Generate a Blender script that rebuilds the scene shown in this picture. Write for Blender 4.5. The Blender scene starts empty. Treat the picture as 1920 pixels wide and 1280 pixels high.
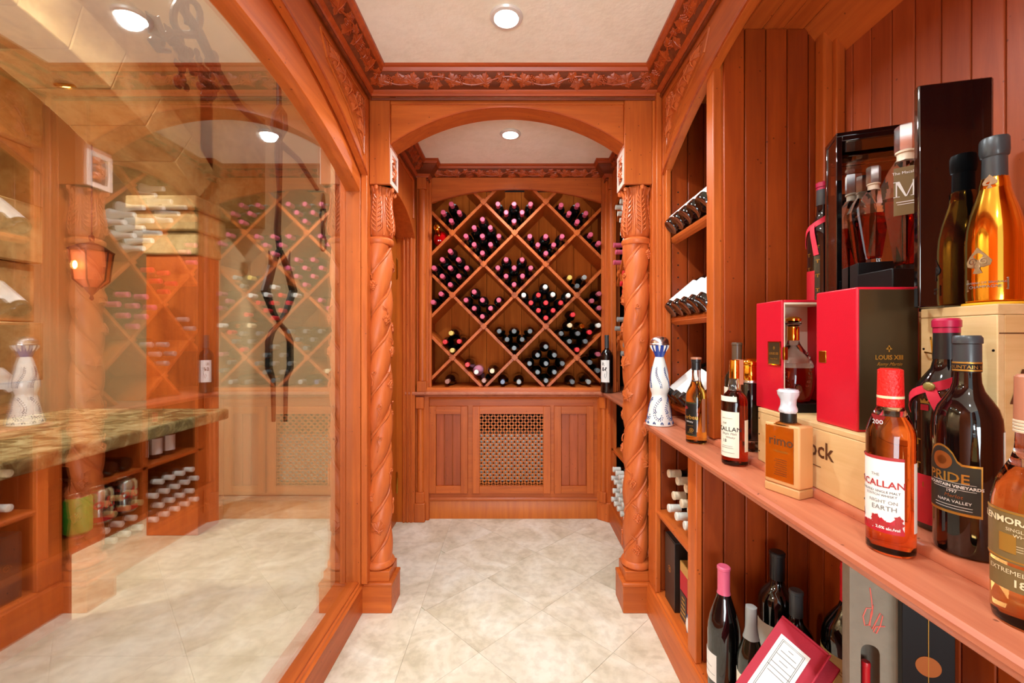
import bpy, bmesh, math, random
from mathutils import Vector, Matrix
random.seed(7)
PI = math.pi
COL = bpy.context.scene.collection
SC = bpy.context.scene

# ------------------------------------------------------------------ camera, world, lights, exposure
CX, CY, F, H = 965.0, 637.0, 800.0, 1.2
cam_d = bpy.data.cameras.new('camera'); cam = bpy.data.objects.new('camera', cam_d); COL.objects.link(cam)
cam.location = (0, 0, H); cam.rotation_euler = (PI/2, 0, 0)
cam_d.sensor_width = 36; cam_d.lens = F/1920*36; cam_d.shift_x = -5/1920; cam_d.shift_y = -3/1920
cam_d.clip_start = .02; cam_d.clip_end = 60
SC.camera = cam
SC.view_settings.view_transform = 'Standard'; SC.view_settings.look = 'None'
SC.view_settings.gamma = 1; SC.view_settings.use_curve_mapping = False
SC.view_settings.exposure = 0.13
w = bpy.data.worlds.new('world'); SC.world = w; w.use_nodes = True
w.node_tree.nodes['Background'].inputs[0].default_value = (.90, .97, 1.0, 1)
w.node_tree.nodes['Background'].inputs[1].default_value = .95

def spot(x, y, z, power, r=.035, angle=150, col=(.86, .96, 1)):
    d = bpy.data.lights.new('downlight_or_fill_lamp', 'SPOT'); d.energy = power; d.color = col
    d.spot_size = math.radians(angle); d.spot_blend = .55; d.shadow_soft_size = r
    o = bpy.data.objects.new('downlight_or_fill_lamp', d); COL.objects.link(o); o.location = (x, y, z); return o
DL = [(-.03, 1.53), (-.024, 2.40), (-.03, .62), (-.03, -.45)]
for i, (x, y) in enumerate(DL): spot(x, y, 2.35, (72, 58, 66, 60)[i])
for x, y, p in ((-2.1, .6, 150), (-1.35, 1.3, 100), (-2.9, 1.4, 190), (-2.6, -.4, 130)): spot(x, y, 2.86, p, .06, 165, (1, .93, .82))  # added spots without fixtures, brightening the room beyond the glass
def area(x, y, z, sx, sy, power, rot=(0, 0, 0), col=(.86, .96, 1)):
    d = bpy.data.lights.new('fill_light', 'AREA'); d.shape = 'RECTANGLE'; d.size = sx; d.size_y = sy; d.energy = power; d.color = col
    o = bpy.data.objects.new('fill_light', d); COL.objects.link(o); o.location = (x, y, z); o.rotation_euler = rot; return o
# added fill light behind the camera, tilted up to brighten the ceiling
area(0, -2.0, .75, 1.5, .9, 60, (PI/2+.55, 0, 0))

# ------------------------------------------------------------------ materials
MATS = {}
def srgb(r, g, b):
    f = lambda c: (c/255/12.92) if c/255 <= .04045 else ((c/255+.055)/1.055)**2.4
    return (f(r), f(g), f(b), 1)
def mat(name):
    m = bpy.data.materials.new(name); m.use_nodes = True; MATS[name] = m
    return m, m.node_tree.nodes, m.node_tree.links, m.node_tree.nodes['Principled BSDF']
def plain(name, col, rough=.5, metal=0, spec=.5, coat=0, bump=0, bscale=300, var=0, vscale=20, emit=None):
    m, n, l, b = mat(name)
    b.inputs['Base Color'].default_value = srgb(*col); b.inputs['Roughness'].default_value = rough
    b.inputs['Metallic'].default_value = metal; b.inputs['Specular IOR Level'].default_value = spec
    b.inputs['Coat Weight'].default_value = coat; b.inputs['Coat Roughness'].default_value = .05
    tc = n.new('ShaderNodeTexCoord')
    no = n.new('ShaderNodeTexNoise'); no.inputs['Scale'].default_value = vscale; l.new(tc.outputs['Object'], no.inputs['Vector'])
    mx = n.new('ShaderNodeMix'); mx.data_type = 'RGBA'; mx.blend_type = 'MULTIPLY'; mx.inputs[0].default_value = var
    mx.inputs[6].default_value = srgb(*col)
    rp = n.new('ShaderNodeValToRGB'); rp.color_ramp.elements[0].color = (.55, .55, .55, 1); rp.color_ramp.elements[0].position = .3; rp.color_ramp.elements[1].position = .7
    l.new(no.outputs[0], rp.inputs[0]); l.new(rp.outputs[0], mx.inputs[7]); l.new(mx.outputs[2], b.inputs['Base Color'])
    if bump:
        n2 = n.new('ShaderNodeTexNoise'); n2.inputs['Scale'].default_value = bscale; n2.inputs['Detail'].default_value = 3
        l.new(tc.outputs['Object'], n2.inputs['Vector'])
        bp = n.new('ShaderNodeBump'); bp.inputs['Strength'].default_value = bump; bp.inputs['Distance'].default_value = .003
        l.new(n2.outputs[0], bp.inputs['Height']); l.new(bp.outputs[0], b.inputs['Normal'])
    if emit:
        b.inputs['Emission Color'].default_value = srgb(*emit[0]); b.inputs['Emission Strength'].default_value = emit[1]
    return m
def wood(name, col, col2, axis='z', rough=.42, vary=.35, grain=1.0, knots=True, coat=.15, spec=.35):
    """stained wood: grain runs along axis, each board takes its own tone"""
    m, n, l, b = mat(name)
    tc = n.new('ShaderNodeTexCoord'); oi = n.new('ShaderNodeObjectInfo')
    ad = n.new('ShaderNodeVectorMath'); ad.operation = 'MULTIPLY_ADD'
    l.new(oi.outputs['Random'], ad.inputs[0]); ad.inputs[1].default_value = (9, 7, 5); l.new(tc.outputs['Object'], ad.inputs[2])
    mp = n.new('ShaderNodeMapping'); s = [22, 22, 22]; s['xyz'.index(axis)] = 1.6; mp.inputs['Scale'].default_value = s
    l.new(ad.outputs[0], mp.inputs['Vector'])
    no = n.new('ShaderNodeTexNoise'); no.inputs['Scale'].default_value = 1.6*grain; no.inputs['Detail'].default_value = 6; no.inputs['Roughness'].default_value = .62; no.inputs['Distortion'].default_value = .5
    l.new(mp.outputs[0], no.inputs['Vector'])
    big = n.new('ShaderNodeTexNoise'); big.inputs['Scale'].default_value = 3.2; big.inputs['Detail'].default_value = 3; l.new(ad.outputs[0], big.inputs['Vector'])
    rp = n.new('ShaderNodeValToRGB'); rp.color_ramp.elements[0].position = .26; rp.color_ramp.elements[1].position = .72
    rp.color_ramp.elements[0].color = srgb(*col2); rp.color_ramp.elements[1].color = srgb(*col)
    l.new(no.outputs[0], rp.inputs[0])
    hs = n.new('ShaderNodeHueSaturation')
    mr = n.new('ShaderNodeMapRange'); mr.inputs[3].default_value = 1-vary*.5; mr.inputs[4].default_value = 1+vary*.5
    mm = n.new('ShaderNodeMath'); mm.operation = 'ADD'
    m2 = n.new('ShaderNodeMath'); m2.operation = 'MULTIPLY_ADD'; m2.inputs[1].default_value = 1.2; m2.inputs[2].default_value = -.35
    l.new(big.outputs[0], m2.inputs[0]); m3 = n.new('ShaderNodeMath'); m3.operation = 'MULTIPLY'; m3.inputs[1].default_value = .5
    l.new(oi.outputs['Random'], m3.inputs[0]); m4 = n.new('ShaderNodeMath'); m4.operation = 'MULTIPLY'; m4.inputs[1].default_value = .75; l.new(m2.outputs[0], m4.inputs[0])
    l.new(m3.outputs[0], mm.inputs[0]); l.new(m4.outputs[0], mm.inputs[1]); l.new(mm.outputs[0], mr.inputs[0])
    l.new(mr.outputs[0], hs.inputs['Value']); l.new(rp.outputs[0], hs.inputs['Color'])
    last = hs.outputs[0]
    if knots:   # small worm marks and pin knots
        vo = n.new('ShaderNodeTexVoronoi'); vo.inputs['Scale'].default_value = 26; l.new(ad.outputs[0], vo.inputs['Vector'])
        r2 = n.new('ShaderNodeValToRGB'); r2.color_ramp.elements[0].position = .05; r2.color_ramp.elements[1].position = .09
        r2.color_ramp.elements[0].color = (.25, .2, .2, 1); l.new(vo.outputs['Distance'], r2.inputs[0])
        mx = n.new('ShaderNodeMix'); mx.data_type = 'RGBA'; mx.blend_type = 'MULTIPLY'; mx.inputs[0].default_value = .8
        l.new(last, mx.inputs[6]); l.new(r2.outputs[0], mx.inputs[7]); last = mx.outputs[2]
    l.new(last, b.inputs['Base Color'])
    b.inputs['Roughness'].default_value = rough; b.inputs['Coat Weight'].default_value = coat*.4; b.inputs['Coat Roughness'].default_value = .25; b.inputs['Specular IOR Level'].default_value = spec
    bp = n.new('ShaderNodeBump'); bp.inputs['Strength'].default_value = .12; bp.inputs['Distance'].default_value = .002
    l.new(no.outputs[0], bp.inputs['Height']); l.new(bp.outputs[0], b.inputs['Normal'])
    return m
WC, WD = (208, 106, 40), (174, 78, 26)
for ax in 'xyz': wood('wood_'+ax, WC, WD, ax)
wood('plank_z', (186, 90, 44), (156, 68, 32), 'z', vary=.5)
wood('plank_dark', (162, 68, 16), (132, 48, 10), 'z', vary=.5)
wood('door_wood', (204, 108, 28), (178, 84, 20), 'z', vary=.2, knots=False)
wood('slat_x', (200, 112, 70), (152, 68, 42), 'x', vary=.3, knots=False)
wood('rackback', (214, 112, 38), (184, 86, 24), 'z', vary=.3, knots=False, rough=.7, coat=0, spec=.1)
wood('carved', (212, 110, 52), (186, 86, 38), 'z', rough=.42, vary=.2, knots=False, coat=.12)
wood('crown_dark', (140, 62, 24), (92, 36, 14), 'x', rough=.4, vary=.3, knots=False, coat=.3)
wood('crown_rail', (190, 84, 32), (150, 58, 22), 'x', rough=.36, vary=.25, knots=False, coat=.4)
wood('counter', (204, 126, 92), (180, 98, 68), 'y', rough=.4, vary=.4)
wood('pine', (232, 200, 146), (214, 176, 118), 'y', rough=.55, vary=.12, grain=.8, knots=False, coat=0)
wood('pine_x', (232, 196, 136), (208, 162, 98), 'x', rough=.55, vary=.12, grain=.8, knots=False, coat=0)
wood('lit_carved', (226, 190, 172), (208, 168, 150), 'z', rough=.5, vary=.1, knots=False)

def stone(name, c1, c2, c3, scale, rough, mott=.55, bump=.05):
    m, n, l, b = mat(name)
    tc = n.new('ShaderNodeTexCoord'); oi = n.new('ShaderNodeObjectInfo')
    ad = n.new('ShaderNodeVectorMath'); ad.operation = 'MULTIPLY_ADD'; l.new(oi.outputs['Random'], ad.inputs[0]); ad.inputs[1].default_value = (3, 5, 2); l.new(tc.outputs['Object'], ad.inputs[2])
    a = n.new('ShaderNodeTexNoise'); a.inputs['Scale'].default_value = scale; a.inputs['Detail'].default_value = 9; a.inputs['Roughness'].default_value = .62; a.inputs['Distortion'].default_value = .9
    l.new(ad.outputs[0], a.inputs['Vector'])
    rp = n.new('ShaderNodeValToRGB'); e = rp.color_ramp.elements; e[0].position = .36; e[0].color = srgb(*c1); e[1].position = .66; e[1].color = srgb(*c3)
    k = e.new(.5); k.color = srgb(*c2); l.new(a.outputs[0], rp.inputs[0])
    f = n.new('ShaderNodeTexNoise'); f.inputs['Scale'].default_value = scale*7; f.inputs['Detail'].default_value = 5; l.new(ad.outputs[0], f.inputs['Vector'])
    r2 = n.new('ShaderNodeValToRGB'); r2.color_ramp.elements[0].position = .38; r2.color_ramp.elements[1].position = .55; r2.color_ramp.elements[0].color = (.78, .76, .73, 1)
    l.new(f.outputs[0], r2.inputs[0])
    mx = n.new('ShaderNodeMix'); mx.data_type = 'RGBA'; mx.blend_type = 'MULTIPLY'; mx.inputs[0].default_value = mott
    l.new(rp.outputs[0], mx.inputs[6]); l.new(r2.outputs[0], mx.inputs[7])
    hs = n.new('ShaderNodeHueSaturation'); mr = n.new('ShaderNodeMapRange'); mr.inputs[3].default_value = .95; mr.inputs[4].default_value = 1.04
    l.new(oi.outputs['Random'], mr.inputs[0]); l.new(mr.outputs[0], hs.inputs['Value']); l.new(mx.outputs[2], hs.inputs['Color']); l.new(hs.outputs[0], b.inputs['Base Color'])
    b.inputs['Roughness'].default_value = rough
    bp = n.new('ShaderNodeBump'); bp.inputs['Strength'].default_value = bump; bp.inputs['Distance'].default_value = .003; l.new(f.outputs[0], bp.inputs['Height']); l.new(bp.outputs[0], b.inputs['Normal'])
    return m
stone('travertine', (204, 192, 166), (224, 214, 192), (237, 231, 214), 4.2, .34)
stone('grout_stone', (210, 202, 182), (216, 208, 188), (222, 214, 196), 9, .8)
stone('limestone', (170, 136, 88), (194, 162, 112), (212, 184, 136), 5, .8, bump=.3)
stone('granite', (96, 80, 48), (150, 132, 90), (206, 192, 150), 16, .25)
m = stone('ceiling_plaster', (246, 238, 218), (250, 243, 225), (252, 246, 230), 3.5, .9, mott=.14, bump=.0)
n, l = m.node_tree.nodes, m.node_tree.links
t = n.new('ShaderNodeTexNoise'); t.inputs['Scale'].default_value = 60; t.inputs['Detail'].default_value = 3
tc = [x for x in n if x.type == 'TEX_COORD'][0]; l.new(tc.outputs['Object'], t.inputs['Vector'])
bp = n.new('ShaderNodeBump'); bp.inputs['Strength'].default_value = .35; bp.inputs['Distance'].default_value = .004; l.new(t.outputs[0], bp.inputs['Height'])
l.new(bp.outputs[0], n['Principled BSDF'].inputs['Normal'])
plain('cream_wall', (226, 204, 168), .9, bump=.1, var=.1, vscale=3)

plain('bottle_dark', (7, 9, 8), .06, spec=.7, coat=.6)
plain('bottle_green', (10, 22, 14), .05, spec=.7, coat=.6)
plain('bottle_black', (8, 7, 8), .05, spec=.7, coat=.5)
plain('rose_glass', (236, 150, 178), .1, coat=.5)
plain('red_glaze', (214, 12, 18), .12, coat=.7)
CAPS = {'pink': (214, 92, 122), 'yellow': (226, 196, 96), 'white': (232, 232, 222), 'red': (222, 34, 44), 'grey': (96, 102, 104), 'silver': (150, 152, 148),
        'mauve': (176, 84, 100), 'copper': (176, 118, 100), 'cream': (232, 214, 170), 'tan': (226, 206, 176), 'gold': (206, 176, 112), 'wine': (176, 20, 66), 'scarlet': (224, 30, 30),
        'black': (22, 22, 24), 'charcoal': (58, 62, 64), 'brown': (92, 70, 52), 'blue': (92, 104, 134), 'clay': (186, 122, 92)}
for k, c in CAPS.items(): plain('cap_'+k, c, .38, coat=.2)
plain('label_cream', (240, 234, 214), .6, bump=.05); plain('label_white', (244, 243, 238), .55)
plain('label_black', (14, 14, 12), .4); plain('label_green', (52, 54, 26), .45); plain('label_tan', (206, 172, 106), .6, var=.3)
plain('label_olive', (122, 98, 56), .45); plain('label_slate', (44, 46, 42), .5); plain('label_red', (190, 20, 40), .5)
plain('ink', (24, 22, 20), .6); plain('ink_red', (178, 40, 40), .6); plain('ink_brown', (92, 52, 22), .6); plain('ink_gold', (206, 158, 70), .35, metal=.7)
plain('ink_white', (238, 236, 230), .5); plain('ink_blue', (44, 74, 132), .35); plain('ink_coral', (244, 120, 108), .5); plain('ink_grey', (120, 118, 112), .6)
plain('gold', (255, 190, 66), .1, metal=1); plain('brass', (196, 150, 60), .2, metal=1); plain('steel', (236, 238, 240), .26, metal=1); plain('pewter', (196, 186, 172), .25, metal=1)
plain('ceramic_white', (240, 238, 232), .12, coat=.6); plain('cobalt', (26, 70, 160), .12, coat=.6)
plain('red_leather', (206, 14, 42), .38, bump=.15, bscale=500); plain('case_brown', (60, 46, 28), .3); plain('cream_satin', (228, 216, 190), .5)
plain('black_lacquer', (6, 6, 7), .03, spec=.8, coat=1); plain('black_satin', (9, 9, 10), .42, spec=.3); plain('mirror', (190, 190, 190), .02, metal=1)
plain('dark_card', (40, 30, 26), .35); plain('gold_card', (220, 176, 92), .3, metal=.6); plain('slate_card', (50, 56, 60), .4)
plain('copper_disc', (170, 98, 44), .35, metal=.4); plain('felt_paper', (150, 142, 126), .85, bump=.6, bscale=60, var=.25, vscale=30)
plain('ribbon', (214, 36, 62), .6, bump=.1); plain('wax', (150, 132, 68), .35, metal=.3)
plain('crimson_book', (176, 24, 50), .55, bump=.1); plain('iron', (26, 20, 20), .45, metal=.5, bump=.4, bscale=60)
plain('can_silver', (200, 202, 204), .2, metal=1); plain('can_red', (196, 24, 34), .35); plain('can_green', (70, 190, 60), .4)
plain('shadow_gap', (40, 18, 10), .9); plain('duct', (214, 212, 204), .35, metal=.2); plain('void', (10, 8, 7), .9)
plain('lamp_trim', (236, 232, 224), .3, metal=.2); plain('lamp_glow', (255, 250, 240), .4, emit=((255, 248, 236), 30)); plain('warm_glow', (255, 210, 140), .4, emit=((255, 190, 100), 14))
plain('amber_shade', (198, 100, 60), .4, var=.3); plain('yellow_cloth', (240, 176, 20), .7); plain('mesh_tube', (196, 170, 150), .7, var=.5, vscale=90)
plain('crystal_cap', (214, 220, 228), .15, spec=.8, coat=1)
plain('weave_red', (226, 34, 30), .35, bump=.8, bscale=250)
def glass(name, col, rough=0.0, ior=1.45, tw=1):
    m, n, l, b = mat(name); b.inputs['Base Color'].default_value = srgb(*col); b.inputs['Roughness'].default_value = rough
    b.inputs['Transmission Weight'].default_value = tw; b.inputs['IOR'].default_value = ior; return m
glass('glass_clear', (250, 250, 250)); glass('whisky_amber', (255, 214, 96)); glass('whisky_red', (252, 142, 74)); glass('whisky_dark', (196, 62, 26)); glass('whisky_orange', (255, 202, 116))
glass('frosted_amber', (252, 196, 130), .4, tw=.35); glass('frosted_edge', (252, 226, 190), .45, tw=.3)
def pane_mat():
    m = bpy.data.materials.new('window_pane_glass'); m.use_nodes = True; MATS['pane'] = m
    n, l = m.node_tree.nodes, m.node_tree.links; n.clear()
    out = n.new('ShaderNodeOutputMaterial'); mx = n.new('ShaderNodeMixShader'); tr = n.new('ShaderNodeBsdfTransparent'); gl = n.new('ShaderNodeBsdfGlossy')
    tr.inputs[0].default_value = (.93, .95, .92, 1); gl.inputs['Roughness'].default_value = .012; gl.inputs[0].default_value = (1, 1, 1, 1)
    fr = n.new('ShaderNodeLayerWeight'); fr.inputs[0].default_value = .5
    ma = n.new('ShaderNodeMath'); ma.operation = 'MULTIPLY_ADD'; ma.inputs[1].default_value = .34; ma.inputs[2].default_value = .20; ma.use_clamp = True
    l.new(fr.outputs[1], ma.inputs[0]); l.new(ma.outputs[0], mx.inputs[0]); l.new(tr.outputs[0], mx.inputs[1]); l.new(gl.outputs[0], mx.inputs[2]); l.new(mx.outputs[0], out.inputs[0])
pane_mat()
M = MATS

# ------------------------------------------------------------------ mesh helpers
def tag(o, label=None, cat=None, group=None, kind=None):
    if label: o['label'] = label
    if cat: o['category'] = cat
    if group: o['group'] = group
    if kind: o['kind'] = kind
    return o
def empty(name, loc=(0, 0, 0), rot=(0, 0, 0)):
    o = bpy.data.objects.new(name, None); COL.objects.link(o); o.location = loc; o.rotation_euler = rot; o.empty_display_size = .05; return o
class MB:
    def __init__(s): s.v = []; s.f = []
    def add(s, vs, fs):
        b = len(s.v); s.v += [tuple(v) for v in vs]; s.f += [tuple(i+b for i in f) for f in fs]; return s
    def box(s, x0, x1, y0, y1, z0, z1):
        return s.add([(x, y, z) for x in (x0, x1) for y in (y0, y1) for z in (z0, z1)],
                     [(0, 1, 3, 2), (4, 6, 7, 5), (0, 4, 5, 1), (2, 3, 7, 6), (0, 2, 6, 4), (1, 5, 7, 3)])
    def prism(s, poly, axis, a, b):
        n = len(poly)
        mk = {'y': lambda p, c: (p[0], c, p[1]), 'x': lambda p, c: (c, p[0], p[1]), 'z': lambda p, c: (p[0], p[1], c)}[axis]
        return s.add([mk(p, a) for p in poly]+[mk(p, b) for p in poly],
                     [tuple(range(n)), tuple(range(2*n-1, n-1, -1))]+[(i, (i+1) % n, (i+1) % n+n, i+n) for i in range(n)])
    def strip(s, lower, upper, axis, a, b):
        """solid between two polylines of equal length (quads, no ngon)"""
        mk = {'y': lambda p, c: (p[0], c, p[1]), 'x': lambda p, c: (c, p[0], p[1]), 'z': lambda p, c: (p[0], p[1], c)}[axis]
        n = len(lower); vs = []
        for lo, up in zip(lower, upper): vs += [mk(lo, a), mk(up, a), mk(lo, b), mk(up, b)]
        fs = []
        for i in range(n-1):
            p, q = 4*i, 4*i+4
            fs += [(p, q, q+1, p+1), (p+2, p+3, q+3, q+2), (p, p+2, q+2, q), (p+1, q+1, q+3, p+3)]
        fs += [(0, 1, 3, 2), (4*n-4, 4*n-2, 4*n-1, 4*n-3)]
        return s.add(vs, fs)
    def lathe(s, prof, n=24, o=(0, 0, 0), fn=None):
        vs = []; fs = []; m = len(prof)
        for j, (r, z) in enumerate(prof):
            for i in range(n):
                a = 2*PI*i/n; rr = fn(r, z, a) if fn else r
                vs.append((o[0]+rr*math.cos(a), o[1]+rr*math.sin(a), o[2]+z))
        for j in range(m-1):
            for i in range(n): fs.append((j*n+i, j*n+(i+1) % n, (j+1)*n+(i+1) % n, (j+1)*n+i))
        fs.append(tuple(range(n-1, -1, -1))); fs.append(tuple((m-1)*n+i for i in range(n)))
        return s.add(vs, fs)
    def tube(s, path, r, n=8, cap=True):
        P = [Vector(p) for p in path]; R = r if isinstance(r, (list, tuple)) else [r]*len(P)
        vs = []; fs = []; up = None
        for i, p in enumerate(P):
            t = (P[min(i+1, len(P)-1)]-P[max(i-1, 0)]).normalized()
            if up is None: up = t.orthogonal().normalized()
            else:
                up = (up-t*up.dot(t)); up = up.normalized() if up.length > 1e-6 else t.orthogonal().normalized()
            sd = t.cross(up)
            for k in range(n):
                a = 2*PI*k/n; vs.append(p+(up*math.cos(a)+sd*math.sin(a))*R[i])
        for i in range(len(P)-1):
            for k in range(n): fs.append((i*n+k, i*n+(k+1) % n, (i+1)*n+(k+1) % n, (i+1)*n+k))
        if cap: fs.append(tuple(range(n-1, -1, -1))); fs.append(tuple((len(P)-1)*n+k for k in range(n)))
        return s.add(vs, fs)
    def ball(s, c, r, n=8, m=5, sq=(1, 1, 1)):
        vs = []; fs = []
        for j in range(1, m):
            for i in range(n):
                a = 2*PI*i/n; b = PI*j/m
                vs.append((c[0]+r*sq[0]*math.sin(b)*math.cos(a), c[1]+r*sq[1]*math.sin(b)*math.sin(a), c[2]+r*sq[2]*math.cos(b)))
        t = len(vs); vs += [(c[0], c[1], c[2]+r*sq[2]), (c[0], c[1], c[2]-r*sq[2])]
        for j in range(m-2):
            for i in range(n): fs.append((j*n+i, (j+1)*n+i, (j+1)*n+(i+1) % n, j*n+(i+1) % n))
        for i in range(n): fs.append((t, i, (i+1) % n)); fs.append((t+1, (m-2)*n+(i+1) % n, (m-2)*n+i))
        return s.add(vs, fs)
    def merge(s, o, mtx=None):
        vs = [mtx @ Vector(v) for v in o.v] if mtx else o.v
        return s.add(vs, o.f)
    def mapped(s, fn): s.v = [tuple(fn(*v)) for v in s.v]; return s
    def mesh(s, name, m, smooth=True):
        me = bpy.data.meshes.new(name); me.from_pydata(s.v, [], s.f)
        bm = bmesh.new(); bm.from_mesh(me); bmesh.ops.recalc_face_normals(bm, faces=bm.faces); bm.to_mesh(me); bm.free()
        if smooth:
            me.polygons.foreach_set('use_smooth', [True]*len(me.polygons)); me.set_sharp_from_angle(angle=.6)
        if m: me.materials.append(M[m])
        return me
    def build(s, name, m, parent=None, loc=None, rot=None, bevel=0, smooth=True):
        o = bpy.data.objects.new(name, s.mesh(name, m, smooth)); COL.objects.link(o)
        if parent: o.parent = parent
        if loc: o.location = loc
        if rot: o.rotation_euler = rot
        if bevel:
            b = o.modifiers.new('bevel', 'BEVEL'); b.width = bevel; b.segments = 2; b.limit_method = 'ANGLE'; b.angle_limit = .7
        return o
def clone(o, loc=None, rot=None, label=None):
    c = o.copy(); COL.objects.link(c)
    for k in o.children:
        kc = k.copy(); COL.objects.link(kc); kc.parent = c
        for g in k.children:
            gc = g.copy(); COL.objects.link(gc); gc.parent = kc
    if loc: c.location = loc
    if rot: c.rotation_euler = rot
    if label: c['label'] = label
    return c
def put(me, name, parent, loc=(0, 0, 0), rot=(0, 0, 0)):
    o = bpy.data.objects.new(name, me); COL.objects.link(o); o.parent = parent; o.location = loc; o.rotation_euler = rot; return o
def box(name, m, x0, x1, y0, y1, z0, z1, parent=None, bevel=.0015):
    return MB().box(x0, x1, y0, y1, z0, z1).build(name, m, parent, bevel=bevel)
def sweep(path, prof, closed=False):
    """prof [(out, z)] carried along a plan polyline; out is to the path's right, mitred at corners"""
    P = [Vector(p) for p in path]; n = len(P); mb = MB(); vs = []
    for i in range(n):
        d0 = (P[i]-P[i-1]).normalized() if i > 0 else (P[1]-P[0]).normalized()
        d1 = (P[i+1]-P[i]).normalized() if i < n-1 else d0
        n0 = Vector((d0.y, -d0.x)); n1 = Vector((d1.y, -d1.x))
        b = n0+n1; b = b/b.length; k = 1/max(.3, b.dot(n0))
        for o, z in prof: vs.append((P[i].x+b.x*o*k, P[i].y+b.y*o*k, z))
    m = len(prof); fs = []
    for i in range(n-1):
        for j in range(m): fs.append((i*m+j, i*m+(j+1) % m, (i+1)*m+(j+1) % m, (i+1)*m+j))
    fs.append(tuple(range(m))); fs.append(tuple((n-1)*m+j for j in range(m-1, -1, -1)))
    return mb.add(vs, fs)
def text_mb(s, size, depth=.0003, align='CENTER', spacing=1.0, shear=0, bold=0):
    c = bpy.data.curves.new('t', 'FONT'); c.body = s; c.size = size; c.align_x = align; c.align_y = 'CENTER'
    c.space_character = spacing; c.shear = shear; c.offset = bold; c.resolution_u = 2
    o = bpy.data.objects.new('t', c); COL.objects.link(o)
    bpy.context.view_layer.update()
    me = o.to_mesh(); mb = MB().add([v.co[:] for v in me.vertices], [tuple(p.vertices) for p in me.polygons])
    o.to_mesh_clear(); bpy.data.objects.remove(o); bpy.data.curves.remove(c)
    return mb     # lies in xy, z = 0
def wrap(mb, R, z, ang=-PI/2, off=.0012):
    """bend a flat xy drawing round an upright cylinder, centred at angle ang"""
    return mb.mapped(lambda x, y, q: ((R+off)*math.cos(ang+x/R), (R+off)*math.sin(ang+x/R), z+y))
def patch(R, z0, z1, ang, width, off=.0006, th=.0004, n=14, top=None):
    """curved paper label; top(u) raises the upper edge"""
    mb = MB(); vs = []; fs = []
    for i in range(n+1):
        u = i/n; a = ang+(u-.5)*width; t = z1+(top(u) if top else 0)
        for r in (R+off, R+off-th):
            vs += [(r*math.cos(a), r*math.sin(a), z0), (r*math.cos(a), r*math.sin(a), t)]
    for i in range(n):
        p, q = 4*i, 4*i+4
        fs += [(p, q, q+1, p+1), (p+2, p+3, q+3, q+2), (p+1, q+1, q+3, p+3), (p, p+2, q+2, q)]
    fs += [(0, 1, 3, 2), (4*n, 4*n+2, 4*n+3, 4*n+1)]
    return mb.add(vs, fs)
def clip(poly, a, b, c):
    """keep a*x+b*y <= c"""
    out = []
    for i in range(len(poly)):
        p, q = poly[i], poly[(i+1) % len(poly)]; dp = a*p[0]+b*p[1]-c; dq = a*q[0]+b*q[1]-c
        if dp <= 0: out.append(p)
        if dp*dq < 0: t = dp/(dp-dq); out.append((p[0]+t*(q[0]-p[0]), p[1]+t*(q[1]-p[1])))
    return out
def arc(c, half, spring, rise, n=28, a0=None, a1=None):
    """arch underside as a polyline [(u, z)] from c-half to c+half"""
    R = (half*half+rise*rise)/(2*rise); cz = spring+rise-R; out = []
    lo, hi = (c-half if a0 is None else a0), (c+half if a1 is None else a1)
    for i in range(n+1):
        u = lo+(hi-lo)*i/n; out.append((u, cz+math.sqrt(max(0, R*R-(u-c)**2))))
    return out
def struct(o, kind='structure', label=None): o['kind'] = kind; o['label'] = label or o.get('label', ''); return o

# ------------------------------------------------------------------ floor
floor = MB().box(-3.4, 1.1, -1.6, 3.4, -.05, -.006).build('floor', 'grout_stone'); struct(floor, label='travertine floor laid diagonally with a straight border along the glass')
def tile(poly):
    cx = sum(p[0] for p in poly)/len(poly); cy = sum(p[1] for p in poly)/len(poly)
    q = []
    for p in poly:
        d = math.hypot(p[0]-cx, p[1]-cy); k = max(0, (d-.0008)/d); q.append((cx+(p[0]-cx)*k, cy+(p[1]-cy)*k))
    MB().prism(q, 'z', -.006, random.uniform(-.0006, 0)).build('tile', 'travertine', floor)
P = .515
def area_of(p): return abs(sum(p[i][0]*p[(i+1) % len(p)][1]-p[(i+1) % len(p)][0]*p[i][1] for i in range(len(p))))/2
for i in range(-5, 8):
    for j in range(-5, 8):
        u0, v0 = 1.5+P*i, 1.26+P*j     # x+y in [u0,u0+P], y-x in [v0,v0+P]
        q = [((u-v)/2, (u+v)/2) for u, v in ((u0, v0), (u0+P, v0), (u0+P, v0+P), (u0, v0+P))]
        for a, b, c in ((-1, 0, .42), (1, 0, .70), (0, -1, 1.2), (0, 1, 3.0)):
            q = clip(q, a, b, c) if len(q) > 2 else q
        if len(q) > 2 and area_of(q) > .002: tile(q)
for k in range(-3, 6):
    y0 = 2.01-.52*k-.52; a, b = max(-1.2, y0), min(3.0, y0+.52)
    if b > a+.05: tile([(-.80, a), (-.42, a), (-.42, b), (-.80, b)])
for i in range(5):
    for j in range(9): tile([(-.82-.52*(i+1), -1.5+.52*j), (-.82-.52*i, -1.5+.52*j), (-.82-.52*i, -1.5+.52*(j+1)), (-.82-.52*(i+1), -1.5+.52*(j+1))])

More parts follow.
